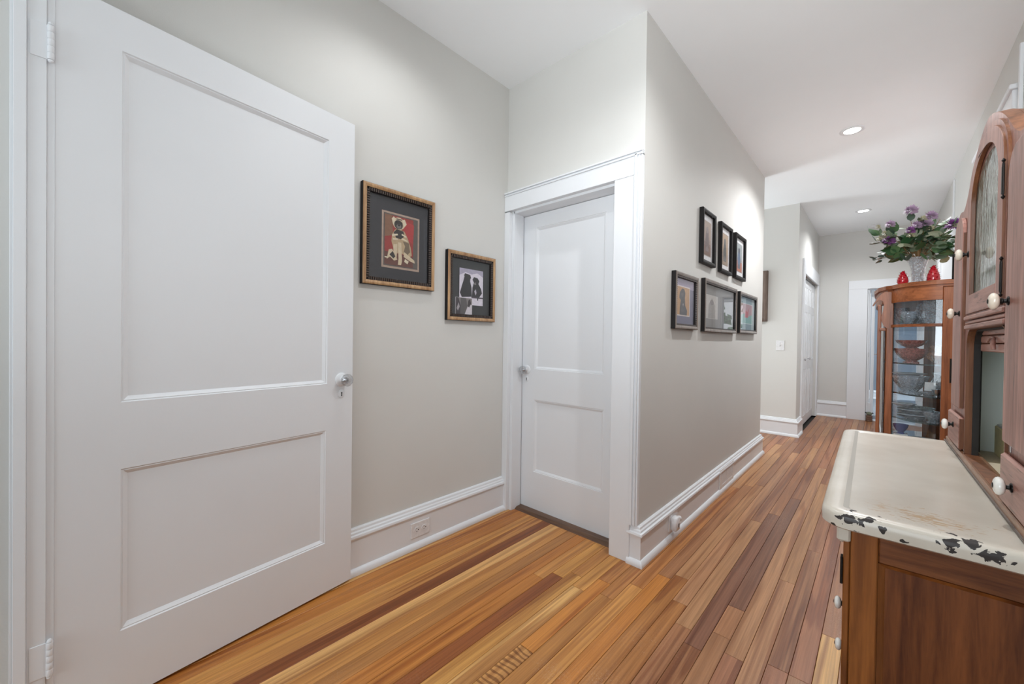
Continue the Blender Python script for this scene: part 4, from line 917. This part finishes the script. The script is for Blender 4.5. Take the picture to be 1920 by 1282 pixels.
# centre arched glass door
def MC(x): return lambda u, v, d: (x-d, u, v)
cdoor = plate(arch(1.175, 1.538, 1.176, 1.455, .108, 24), [arch(1.218, 1.498, 1.222, 1.440, .096, 20)], MC(XF), .0005, .0085, side=1).build('door', [M_hoos, M_hedge], KC, smooth=35)
tag(cdoor, 'arched centre door with pebbled green glass'); bevel(cdoor, .0014)
plate(arch(1.166, 1.547, 1.172, 1.457, .117, 24), [arch(1.176, 1.537, 1.1765, 1.455, .107, 24)], MC(XF), 0.0, .0045, side=1).build('door_lip', [M_hoos, M_hedge], cdoor)
MB().box(XF-.0089, XF-.0085, 1.222, 1.494, 1.178, 1.2205).build('door_bottom_rail', M_hoosh, cdoor)
plate(arch(1.215, 1.501, 1.218, 1.438, .099, 20), [], MC(XF), -.0035, -.0005).build('door_glass', M_frost, cdoor)
knob_x(XF-.0085, 1.516, 1.327, cdoor, .0148, M_porccream)
def bhinge(y, z, parent):
    mb = MB().box(XF-.0092, XF-.0084, y-.001, y+.012, z-.026, z+.026, .0004)
    mb.lathe([(.001, z-.038), (.003, z-.034), (.0012, z-.031), (.0018, z-.028), (.0018, z+.028), (.0012, z+.031), (.003, z+.034), (.001, z+.038)], (XF-.0088, y-.002, 0), seg=10)
    mb.build('hinge', M_iron, parent)
bhinge(1.175, 1.412, cdoor); bhinge(1.175, 1.228, cdoor)
# side doors
def sdoor(y0, y1, r0, r1, label):
    pts = [(y0, .926), (y1, .926)]+[(y1-r1+r1*cos(pi/2*i/6), 1.448-r1+r1*sin(pi/2*i/6)) for i in range(7)]+[(y0+r0+r0*cos(pi/2+pi/2*i/6), 1.448-r0+r0*sin(pi/2+pi/2*i/6)) for i in range(7)]
    mb = MB(); mb.prism(pts, MC(XF), .0005, .0085)
    o = mb.build('door', M_hoos, KC); tag(o, label); bevel(o, .0016)
    MB().box(XF-.0070, XF-.0004, (y0-.0006 if y0 > CY else y1), (y0 if y0 > CY else y1+.0006), .928, 1.40).build('door_edge', M_hedge, o)
    return o
nd = sdoor(.972, 1.137, .05, .045, 'near slab door with rounded top'); fd = sdoor(1.607, 1.745, .045, .060, 'far slab door with rounded top')
MB().box(XF-.0006, XF-.0001, 1.1375, 1.166, .94, 1.44).build('brown_stile_strip', M_hedge, KC)  # thin darker brown strip between centre and near doors
knob_x(XF-.0085, 1.112, 1.178, nd, .0155, M_porccream, .0175); knob_x(XF-.0085, 1.630, 1.184, fd, .0148, M_porccream)
for za in (.98, 1.30): MB().lathe([(.0022, za), (.0022, za+.075)], (XF-.0025, CY+.4345, 0), seg=8).build('hinge', M_iron, fd)
def sdrawer(y0, y1, label):
    o = MB().box(XF-.0105, XF-.0004, y0, y1, .819, .906, .004).build('drawer', M_hoosh, KC); tag(o, label); return o
dn = sdrawer(.972, 1.134, 'small near drawer'); df = sdrawer(1.580, 1.775, 'small far drawer')
MB().box(XF-.0095, XF-.0006, 1.5792, 1.5798, .823, .902).build('drawer_edge', M_hedge, df)
knob_x(XF-.0105, 1.050, .862, dn, .0155, M_porc, .014); knob_x(XF-.0105, 1.672, .873, df, .0148)
MB().box(XF-.0012, XF-.0002, 1.118, 1.134, .9085, .9245, .0003).build('strike_plate', M_silver, KC)
# mouldings between door and opening
mb = MB()
for a, b, d in ((1.161, 1.171, .010), (1.151, 1.1585, .007), (1.138, 1.149, .009)): mb.box(XF-d, XF-.0002, 1.150, 1.553, a, b, .002)
mb.build('moulding', M_hoosh, KC)
# opening: sliding tambour slats, dark strips for shade, liner, shelf floor
for za, zb in ((1.123, 1.150), (1.104, 1.121), (1.083, 1.1015)): MB().box(XF+.018, XF+.030, 1.10, 1.535, za, zb, .002).build('tambour_slat', M_hoosh, KC)
MB().tube([(XF+.015, 1.440-.0085*i, 1.105+.012*sin(i/8*pi*.75)) for i in range(9)]+[(XF+.012, 1.362, 1.106), (XF+.011, 1.358, 1.098), (XF+.012, 1.357, 1.089)], [.002]*8+[.0025, .004, .0045, .004], 8).build('tambour_latch', M_hoos, KC, smooth=60)
plate(ropen(OY0-.006, OY1+.006, .8165, 1.1375, .048), [ropen(OY0, OY1, .8175, 1.137, .045)], MC(XF), 0, .0045).build('opening_bead', M_hedge, KC)
go, gi = ropen(OY0, OY1-.0005, .8175, 1.1365, .045), ropen(OY0+.004, OY1-.004, .8175, 1.1330, .043)
plate(go[1:]+go[:1]+[gi[0]]+gi[:0:-1], [], MC(XF), -.0195, -.008).build('tambour_shade', M_dark, KC)  # solid dark strip painting shade onto the inner reveal
MB().box(XF+.0305, .454, 1.705, 1.709, .803, 1.09).build('liner_far', M_liner, KC)
MB().box(XF+.0205, XF+.0300, 1.60, 1.705, .8175, 1.09).build('dark_gap', M_dark, KC)  # solid dark block standing in for shade between frame and liner
MB().box(XF+.0305, .454, 1.02, 1.024, .803, 1.09).build('liner_near', M_liner, KC)
MB().box(.449, .454, 1.024, 1.705, .803, 1.09).build('liner_back', M_liner, KC)
MB().box(XF+.0305, .449, 1.024, 1.705, 1.087, 1.0905).build('liner_top', M_liner, KC)
MB().box(XF+.0285, .453, 1.023, 1.704, .8015, .8042).build('liner_floor', M_beige, KC)
MB().box(XF-.010, XF+.028, YA+.004, YB-.002, .8012, .8165, .002).build('hutch_sill', M_hsill, KC)
MB().box(XF-.0125, XF-.0101, .925, 1.83, .8010, .8040).build('gasket_strip', plain('grey_gasket', (.12, .095, .08), .6), KC)
MB().box(XF+.03, .44, 1.16, 1.60, 1.300, 1.308).build('inner_shelf', M_hedge, KC)
yb = empty('tissue_pack', (.262, 1.60, .8044)); tag(yb, 'pale yellow paper pack standing in the open cabinet bay', 'paper pack'); bpy.context.view_layer.update()
MB().box(.231, .292, 1.46, 1.690, .8044, .880, .0015).build('wrapper', M_yellow, yb)
MB().box(.234, .289, 1.463, 1.687, .8802, .8850, .001).build('sheets', M_paper, yb)
KC.rotation_euler = (0, 0, .016)

# ------------------------------------------------------------------ curved-glass display cabinet
DC = empty('display_cabinet', (.24, 3.7, 0)); tag(DC, 'red-brown oak display cabinet with curved glass side, full of dishes', 'cabinet'); bpy.context.view_layer.update()
def bez(p0, p1, p2, n=12): return [tuple((1-t)**2*Vector(p0)+2*t*(1-t)*Vector(p1)+t*t*Vector(p2)) for t in [i/n for i in range(n+1)]]
near = bez((.055, 3.345), (.10, 3.19), (.243, 3.182), 12)
near = [tuple(p)[:2] for p in near]
full = [(.47, 3.180), (.255, 3.180)]+list(reversed(near))+[(.030, 3.36), (.000, 3.45), (-.020, 3.65), (-.020, 3.95), (.000, 4.15), (.040, 4.25), (.10, 4.40), (.24, 4.43), (.47, 4.43)]
ZT = 1.437
def off(pts, d): return inset(pts, d)
# plan polygon orientation: make CCW so that inset(+) goes inward
def area2(p): return sum(p[i-1][0]*p[i][1]-p[i][0]*p[i-1][1] for i in range(len(p)))
if area2(full) < 0: full = full[::-1]
def slab(name, d, z0, z1, mat, parent=DC, pts=full, b=0):
    q = off(pts, d); q = [(min(x, .478), y) for x, y in q]
    return MB().prism(q, MZ(), z0, z1).build(name, mat, parent)
slab('cornice', -.018, 1.4265, ZT+.013, M_oakh); slab('cornice_cove', -.006, 1.4140, 1.4260, M_oakh)
slab('cabinet_base', -.004, .03, .14, M_oakh); slab('cabinet_top_inner', .01, 1.350, 1.4135, M_oakh)
for px, py in ((.06, 3.40), (.44, 3.22), (.06, 4.2), (.44, 4.38)): MB().lathe([(.022, 0), (.03, .012), (.022, .0295)], (px, py, 0), seg=12).build('foot', M_oakh, DC, smooth=40)
# near frieze and rails (curved)
nn = list(reversed(near)); nrm = [(x, y) for x, y in near]
MB().sheet([(.245, 3.181)]+list(reversed(near)), .014, 1.343, 1.413).build('side_rail', M_oakh, DC, smooth=40)
MB().sheet([(.245, 3.181)]+list(reversed(near)), .014, 1.196, 1.212).build('side_rail', M_oakh, DC, smooth=40)
MB().sheet([(.245, 3.181)]+list(reversed(near)), .014, .1405, .20).build('side_rail', M_oakh, DC, smooth=40)
MB().sheet([(.245, 3.187)]+[(x+.002, y+.006) for x, y in reversed(near)], .003, .20, 1.343).build('side_glass', M_cabglass, DC, smooth=60)
MB().box(.2435, .300, 3.179, 3.205, .1405, 1.413, .003).build('side_stile', M_oak, DC)
MB().box(.300, .472, 3.181, 3.198, .1405, 1.413).build('side_panel', M_oak, DC)
MB().box(.022, .053, 3.338, 3.372, .1405, 1.413, .003).build('corner_post', M_oak, DC)
MB().box(.0535, .0575, 3.336, 3.350, .1405, 1.343).build('glass_bead', M_dark, DC)
# scroll bracket
sc = [(.037, 1.412), (.037, 1.186), (.024, 1.192), (.010, 1.206), (.000, 1.235), (-.002, 1.262), (.006, 1.300), (.010, 1.335), (.004, 1.358), (-.010, 1.366), (-.022, 1.356), (-.036, 1.330), (-.044, 1.330), (-.034, 1.352), (-.018, 1.380), (-.002, 1.402), (.010, 1.412)]
MB().prism(sc, MY(3.352), 0, .020).build('scroll_bracket', M_oak, DC)
MB().box(-.010, .022, 3.345, 3.370, 1.176, 1.194, .003).build('bracket_ledge', M_oakh, DC)
# front curved glass and posts
front = [(.018, 3.40), (.000, 3.50), (-.012, 3.65), (-.014, 3.80), (-.012, 3.95), (.000, 4.10), (.018, 4.20)]
MB().sheet(front, .003, .20, 1.343).build('front_glass', M_cabglass, DC, smooth=60)
MB().sheet(front, .016, 1.343, 1.413).build('front_rail', M_oakh, DC, smooth=40); MB().sheet(front, .016, .1405, .20).build('front_rail', M_oakh, DC, smooth=40)
MB().box(-.018, .0, 3.43, 3.46, .20, 1.343, .003).build('door_stile', M_oak, DC)
MB().box(.020, .052, 4.20, 4.235, .1405, 1.413, .003).build('corner_post', M_oak, DC)
far = [(.055, 4.25), (.10, 4.385), (.243, 4.40)]
MB().sheet(far, -.003, .20, 1.343).build('side_glass', M_cabglass, DC); MB().box(.243, .472, 4.39, 4.41, .1405, 1.413).build('side_stile', M_oak, DC)
MB().box(.4735, .478, 3.199, 4.389, .1405, 1.413).build('back_panel', wood('dark_back', (.02, .012, .01), (.05, .03, .02), 'z'), DC)
SH = [.985, .805, .655, .42]
shp = inset(full, .022); shp = [(min(x, .472), y) for x, y in shp]
for z in SH: MB().prism(shp, MZ(), z-.008, z).build('shelf', M_shelfg, DC)
MB().prism(shp, MZ(), 1.196, 1.203).build('shelf', M_shelfg, DC)

def bowl(r, h, foot=.35, th=.003):
    return [(r*foot, 0), (r*foot, h*.06), (r*foot*.7, h*.14), (r*.62, h*.35), (r*.88, h*.7), (r, h), (r-th, h), (r*.86-th, h*.7), (r*.58, h*.38), (r*.3, h*.2), (0.0001, h*.18)]
def platep(r, h=.014): return [(r*.55, 0), (r*.55, .002), (r*.9, h*.8), (r, h), (r-.002, h+.002), (r*.86, h*.8), (r*.55, .006), (.0001, .006)]
def dish(name, prof, at, mat, label, cat, flute=0, amp=0, group=None, seg=32, frame=None):
    mb = MB().lathe(prof, (0, 0, 0), seg=seg, flute=flute, amp=amp, frame=frame); o = mb.build(name, mat, smooth=35); o.location = at
    return tag(o, label, cat, group)
def upright(dx, dy, tilt=.15):
    n = Vector((dx, dy, tilt)).normalized(); a = Vector((-dy, dx, 0)).normalized(); return (a, n.cross(a), n)
# top bay
dish('crystal_bowl', bowl(.058, .085, .5), (.118, 3.34, 1.2032), M_crystal, 'cut crystal bowl on the top shelf, left', 'bowl', 12, .02)
t = dish('crystal_plate', platep(.080, .02), (.215, 3.31, 1.2032+.078), M_crystal, 'large cut crystal plate standing on the top shelf, right', 'plate', 12, .03, frame=upright(.3, -1, .25))
dish('crystal_dish', bowl(.04, .05, .5), (.17, 3.50, 1.2032), M_crystal, 'small cut crystal dish behind the top shelf bowl', 'dish', 10, .03)
# second bay
dish('pink_bowl', bowl(.078, .085, .45), (.133, 3.36, .9852), M_pinkg, 'larger pink glass bowl standing on the second shelf', 'bowl', 10, .03)
dish('pink_bowl', bowl(.070, .05, .45), (.133, 3.36, 1.0702), M_pinkg, 'smaller pink glass bowl stacked inside the larger pink bowl', 'bowl', 10, .03)
dish('amber_bowl', bowl(.048, .06, .45), (.250, 3.262, .9852), M_amber, 'amber glass bowl on the second shelf, right', 'bowl', 12, .04)
dish('amber_plate', platep(.055, .012), (.245, 3.36, .9852+.055), M_amber, 'amber glass plate standing behind the amber bowl', 'plate', 12, .04, frame=upright(.1, -1, .2))
# third bay
dish('crystal_basket', bowl(.082, .105, .6), (.130, 3.345, .8052), M_crystal, 'large cut crystal bowl on the third shelf', 'bowl', 16, .03)
dish('crystal_tray', platep(.075, .012), (.125, 3.345, .9112), M_plate, 'silvery dish lying on the crystal bowl', 'dish', 10, .05)
c = MB().box(-.022, .022, -.001, .001, 0, .05).build('place_card', M_paper); c.location = (.205, 3.235, .835); c.rotation_euler = (.2, 0, .15); tag(c, 'white card leaning among the crystal on the third shelf', 'card')
dish('silver_cup', bowl(.022, .04, .6), (.232, 3.235, .8052), M_silver, 'small silver cup on the third shelf, right', 'cup')
dish('crystal_saucer', bowl(.036, .022, .5), (.20, 3.245, .8052), M_crystal, 'small crystal dish under the white card', 'dish', 10, .04)
dish('crystal_jug', [(.03, 0), (.045, .03), (.048, .07), (.034, .105), (.040, .13), (.037, .13), (.031, .105), (.044, .07), (.0001, .01)], (.262, 3.34, .8052), M_crystal, 'cut crystal jug at the right end of the third shelf', 'jug', 12, .03)
dish('crystal_vessel', [(.03, 0), (.042, .03), (.046, .08), (.04, .12), (.037, .12), (.042, .08), (.0001, .01)], (.085, 3.50, 1.2032), M_crystal, 'cut crystal vessel at the back left of the top shelf', 'vessel', 12, .03)
# fourth bay
for i in range(5):
    o = dish('dinner_plate', platep(.082, .012), (.155, 3.35, .6552+i*.014), M_plate if i % 2 else M_crystal, 'plate number', 'plate', 12 if i % 2 == 0 else 0, .02 if i % 2 == 0 else 0, 'stack of plates on the fourth shelf')
    o['label'] = ['lowest plate of the stack on the fourth shelf', 'second lowest plate of the fourth shelf stack', 'middle plate of the fourth shelf stack', 'second highest plate of the fourth shelf stack', 'topmost plate of the fourth shelf stack'][i]
dish('star_dish', platep(.050, .016), (.105, 3.33, .7272), M_plate, 'star-edged glass dish on top of the plates', 'dish', 7, .16, seg=42)
dish('crystal_platter', bowl(.05, .06, .6), (.225, 3.27, .6552), M_crystal, 'grey crystal bowl on the fourth shelf, right', 'bowl', 12, .04)
# fifth bay
for i in range(9):
    o = dish('dessert_plate', platep(.080, .011), (.190, 3.34, .4202+i*.0135), M_plate, 'x', 'plate', 0, 0, 'stack of plates on the fifth shelf')
    o['label'] = ['bottom', 'second', 'third', 'fourth', 'fifth', 'sixth', 'seventh', 'eighth', 'top'][i]+' plate counted up the fifth shelf stack'
dish('blue_cup', bowl(.035, .055, .5), (.095, 3.34, .56), M_blueware, 'dark blue cup on the small white box', 'cup')
tag(MB().box(.065, .125, 3.31, 3.37, .4202, .5598, .002).build('white_box', M_paper), 'white box under the blue cup on the fifth shelf', 'box')
dish('blue_saucer', platep(.05, .01), (.13, 3.245, .4202+.052), M_blueware, 'blue plate standing at the front of the fifth shelf', 'plate', frame=upright(-.2, -1, .3))

# ------------------------------------------------------------------ vase, bouquet and red ornaments on the display cabinet
VZ = 1.4503; VX, VY = .151, 3.315
v = MB().lathe([(.036, 0), (.036, .006), (.026, .014), (.027, .05), (.031, .09), (.040, .125), (.052, .152), (.049, .152), (.037, .124), (.028, .09), (.023, .05), (.020, .02), (.0001, .018)], seg=36, flute=12, amp=.03).build('crystal_vase', M_crystal, smooth=30)
v.location = (VX, VY, VZ); tag(v, 'flared cut crystal vase on the display cabinet holding the bouquet', 'vase')
BQ = empty('bouquet', (VX, VY, VZ+.03)); tag(BQ, 'artificial bouquet of green leaves and purple blossoms in the crystal vase', 'flowers'); bpy.context.view_layer.update()
def leafmesh(name, l, wd, mat):
    mb = MB(); pts = [(0, 0), (.25, .42), (.5, .5), (.78, .34), (1, 0), (.78, -.34), (.5, -.5), (.25, -.42)]
    cen = [(t*l, 0, .05*l*sin(t*pi)) for t in (.0, .25, .5, .78, 1.0)]
    up_ = [(t*l, s*wd, -.03*l) for t, s in ((.25, .42), (.5, .5), (.78, .34))]; dn_ = [(t*l, -s*wd, -.03*l) for t, s in ((.25, .42), (.5, .5), (.78, .34))]
    mb.v = cen+up_+dn_
    for f in ((0, 1, 5), (1, 2, 6, 5), (2, 3, 7, 6), (3, 4, 7), (0, 8, 1), (1, 8, 9, 2), (2, 9, 10, 3), (3, 10, 4)): mb.quad(*f)
    me = bpy.data.meshes.new(name); me.from_pydata(mb.v, [], mb.f); me.materials.append(mat)
    for p in me.polygons: p.use_smooth = True
    return me
LM = [leafmesh('leaf', .055, .034, plain('deep_green_leaf', (.035, .095, .035), .4)), leafmesh('leaf', .050, .036, plain('mid_green_leaf', (.09, .17, .07), .45)),
      leafmesh('leaf', .042, .034, plain('sage_leaf', (.22, .29, .19), .55)), leafmesh('leaf', .045, .026, plain('cream_edged_leaf', (.40, .42, .30), .5)),
      leafmesh('leaf', .050, .034, plain('grey_green_leaf', (.06, .10, .065), .5)), leafmesh('leaf', .026, .018, plain('eucalyptus_leaf', (.085, .12, .10), .5))]
br = random.Random(5)
def add_leaf(p, d, me, s=1.0):
    o = bpy.data.objects.new('leaf', me); COL.objects.link(o); o.parent = BQ; o.matrix_parent_inverse = Matrix.Translation(BQ.location).inverted()
    d = Vector(d).normalized(); q = d.to_track_quat('X', 'Z'); o.rotation_mode = 'QUATERNION'
    from mathutils import Quaternion
    o.rotation_quaternion = q @ Quaternion((1, 0, 0), br.uniform(-1.1, 1.1)); o.location = p; o.scale = (s, s, s)
tips = []
stems = MB()
targets = [(.114, 1.858), (.186, 1.813), (.274, 1.742), (.114, 1.746), (.140, 1.766), (.027, 1.793), (.024, 1.70), (.172, 1.776), (-.047, 1.62), (-.014, 1.663), (.259, 1.61), (.261, 1.83), (.232, 1.80), (-.028, 1.79), (-.03, 1.72),
           (.30, 1.70), (.29, 1.64), (.07, 1.68), (.21, 1.70), (.24, 1.66), (.06, 1.76), (.10, 1.80), (.0, 1.75), (.19, 1.75), (.15, 1.70), (.22, 1.76), (.05, 1.63), (.26, 1.70)]
for i, (tx, tz) in enumerate(targets):
    ty = VY+br.uniform(-.10, .12); b0 = Vector((VX+br.uniform(-.012, .012), VY+br.uniform(-.012, .012), VZ+.03)); b1 = Vector((VX+(tx-VX)*.14, VY+(ty-VY)*.14, VZ+.155)); b2 = Vector((tx, ty, tz))
    mid = b1*.5+b2*.5+Vector((0, 0, .02)); pts = [b0, b0*.5+b1*.5, b1, mid, b2]; stems.tube(pts, [.0022, .0022, .002, .0017, .001], 5); tips.append((b2, (b2-mid).normalized(), pts))
stems.tube([(VX-.004, VY, VZ+.03), (VX-.002, VY, VZ+.15), (VX+.0, VY-.01, VZ+.20)], .006, 8)
stems.build('stem', M_stem, BQ, smooth=60)
# foliage along stems
euc = {8, 9, 11}
for i, (tip, d, pts) in enumerate(tips):
    n = 9
    for k2 in range(n):
        t = br.uniform(.25, 1.0); p = pts[2].lerp(pts[4], t)+Vector((0, 0, .012*sin(pi*t)))
        dirv = d*.5+Vector((br.uniform(-1, 1), br.uniform(-1, 1), br.uniform(-.7, .8)))
        me = LM[5] if i in euc else br.choice([LM[0], LM[2], LM[1], LM[2], LM[3], LM[4], LM[0], LM[1], LM[3]])
        if i in euc: p = pts[3].lerp(pts[4], br.uniform(0, 1))+Vector((br.uniform(-.012, .012), 0, br.uniform(-.015, .01)))
        add_leaf(p, dirv, me, br.uniform(1.0, 1.5))
for k2 in range(34):   # drooping lower fringe
    a = br.uniform(0, 2*pi); r_ = br.uniform(.05, .13); p = (VX+r_*cos(a)*1.2, VY+r_*sin(a)*.7, 1.625+br.uniform(-.02, .06)); add_leaf(p, (cos(a), sin(a)*.7, br.uniform(-.9, .4)), br.choice([LM[0], LM[4], LM[1], LM[3]]), br.uniform(1.0, 1.5))
def blossom(c, r, mat, n=46, label=None):
    mb = MB()
    for i in range(n):
        z = br.uniform(-.5, 1); a = br.uniform(0, 2*pi); s = math.sqrt(max(0, 1-z*z)); d = Vector((s*cos(a), s*sin(a), z)); q = d.cross(Vector((0, .3, 1))).normalized()*r*.15; u = d.cross(q).normalized()*r*.1
        p = Vector(c)+d*r*.25; e = Vector(c)+d*r*br.uniform(.8, 1.1)
        mb.poly([p-q*.4, (p+e)/2-q+u, e, (p+e)/2+q-u])
    o = mb.build('blossom', mat, BQ, recalc=False)
    if label: tag(o, label)
M_pur = plain('purple_petal', (.26, .09, .29), .6); M_lil = plain('lilac_petal', (.46, .33, .46), .6); M_crm = plain('cream_bud', (.44, .42, .28), .6)
for (x, z), r_, mm in (((.112, 1.860), .036, M_lil), ((.192, 1.815), .034, M_lil), ((.278, 1.748), .042, M_pur), ((.112, 1.745), .026, M_pur), ((.138, 1.772), .030, M_lil), ((.027, 1.795), .028, M_lil), ((.022, 1.705), .036, M_pur), ((.175, 1.775), .034, M_lil), ((.115, 1.72), .022, M_crm), ((.16, 1.80), .024, M_crm), ((-.025, 1.79), .016, M_crm), ((-.02, 1.72), .018, M_crm), ((.19, 1.745), .022, M_crm), ((.004, 1.755), .016, M_crm)):
    blossom((x, VY-.09+br.uniform(-.02, .02), z), r_, mm, 110 if r_ > .025 else 50)
def redorn(loc, s, h, label):
    t = empty('red_ornament', loc); tag(t, label, 'ornament', 'red ornaments beside the vase'); bpy.context.view_layer.update()
    x, y, z = loc; mb = MB().lathe([(s*.75, 0), (s*.9, h*.15), (s*.85, h*.4), (s*.55, h*.7), (s*.2, h*.95), (.0005, h)], (x, y, z), seg=14); mb.build('body', M_red, t, smooth=50)
    pm = MB()
    for i in range(54):
        f = i/54; a = i*2.4; rr = s*(.9*(1-f**2)+.12); zz = z+h*(.06+.9*f); c0 = Vector((x+rr*cos(a)*.8, y+rr*sin(a)*.8, zz)); o_ = Vector((cos(a), sin(a), .55)).normalized()*s*.38; q = Vector((-sin(a), cos(a), 0))*s*.2
        pm.poly([c0-q, c0+o_*.6-q*.6, c0+o_, c0+o_*.6+q*.6, c0+q])
    pm.build('petal', M_red, t, recalc=False)
redorn((.088, 3.285, VZ), .028, .078, 'shiny red feathered ornament left of the crystal vase')
redorn((.212, 3.285, VZ), .031, .098, 'taller shiny red feathered ornament right of the crystal vase')
# doorstop figure at the far doorway
t = empty('doorstop_figure', (-.105, 7.50, 0)); tag(t, 'small green frog-like figure on a stacked pot by the far doorway', 'figurine'); bpy.context.view_layer.update()
MB().lathe([(.030, 0), (.036, .004), (.036, .022), (.030, .026), (.036, .030), (.036, .050), (.030, .054), (.036, .058), (.036, .080), (.028, .086)], (-.105, 7.50, 0), seg=20).build('stacked_pot', M_terra, t, smooth=35)
MB().lathe([(.020, .086), (.032, .098), (.030, .118), (.018, .130), (.001, .134)], (-.105, 7.50, 0), seg=16).build('figure_body', M_moss, t, smooth=50)
for sx in (-1, 1):
    MB().lathe([(.001, -.010), (.009, -.006), (.010, .002), (.001, .010)], (-.105+sx*.036, 7.495, .120), seg=10).build('ear', M_slot, t, smooth=50)
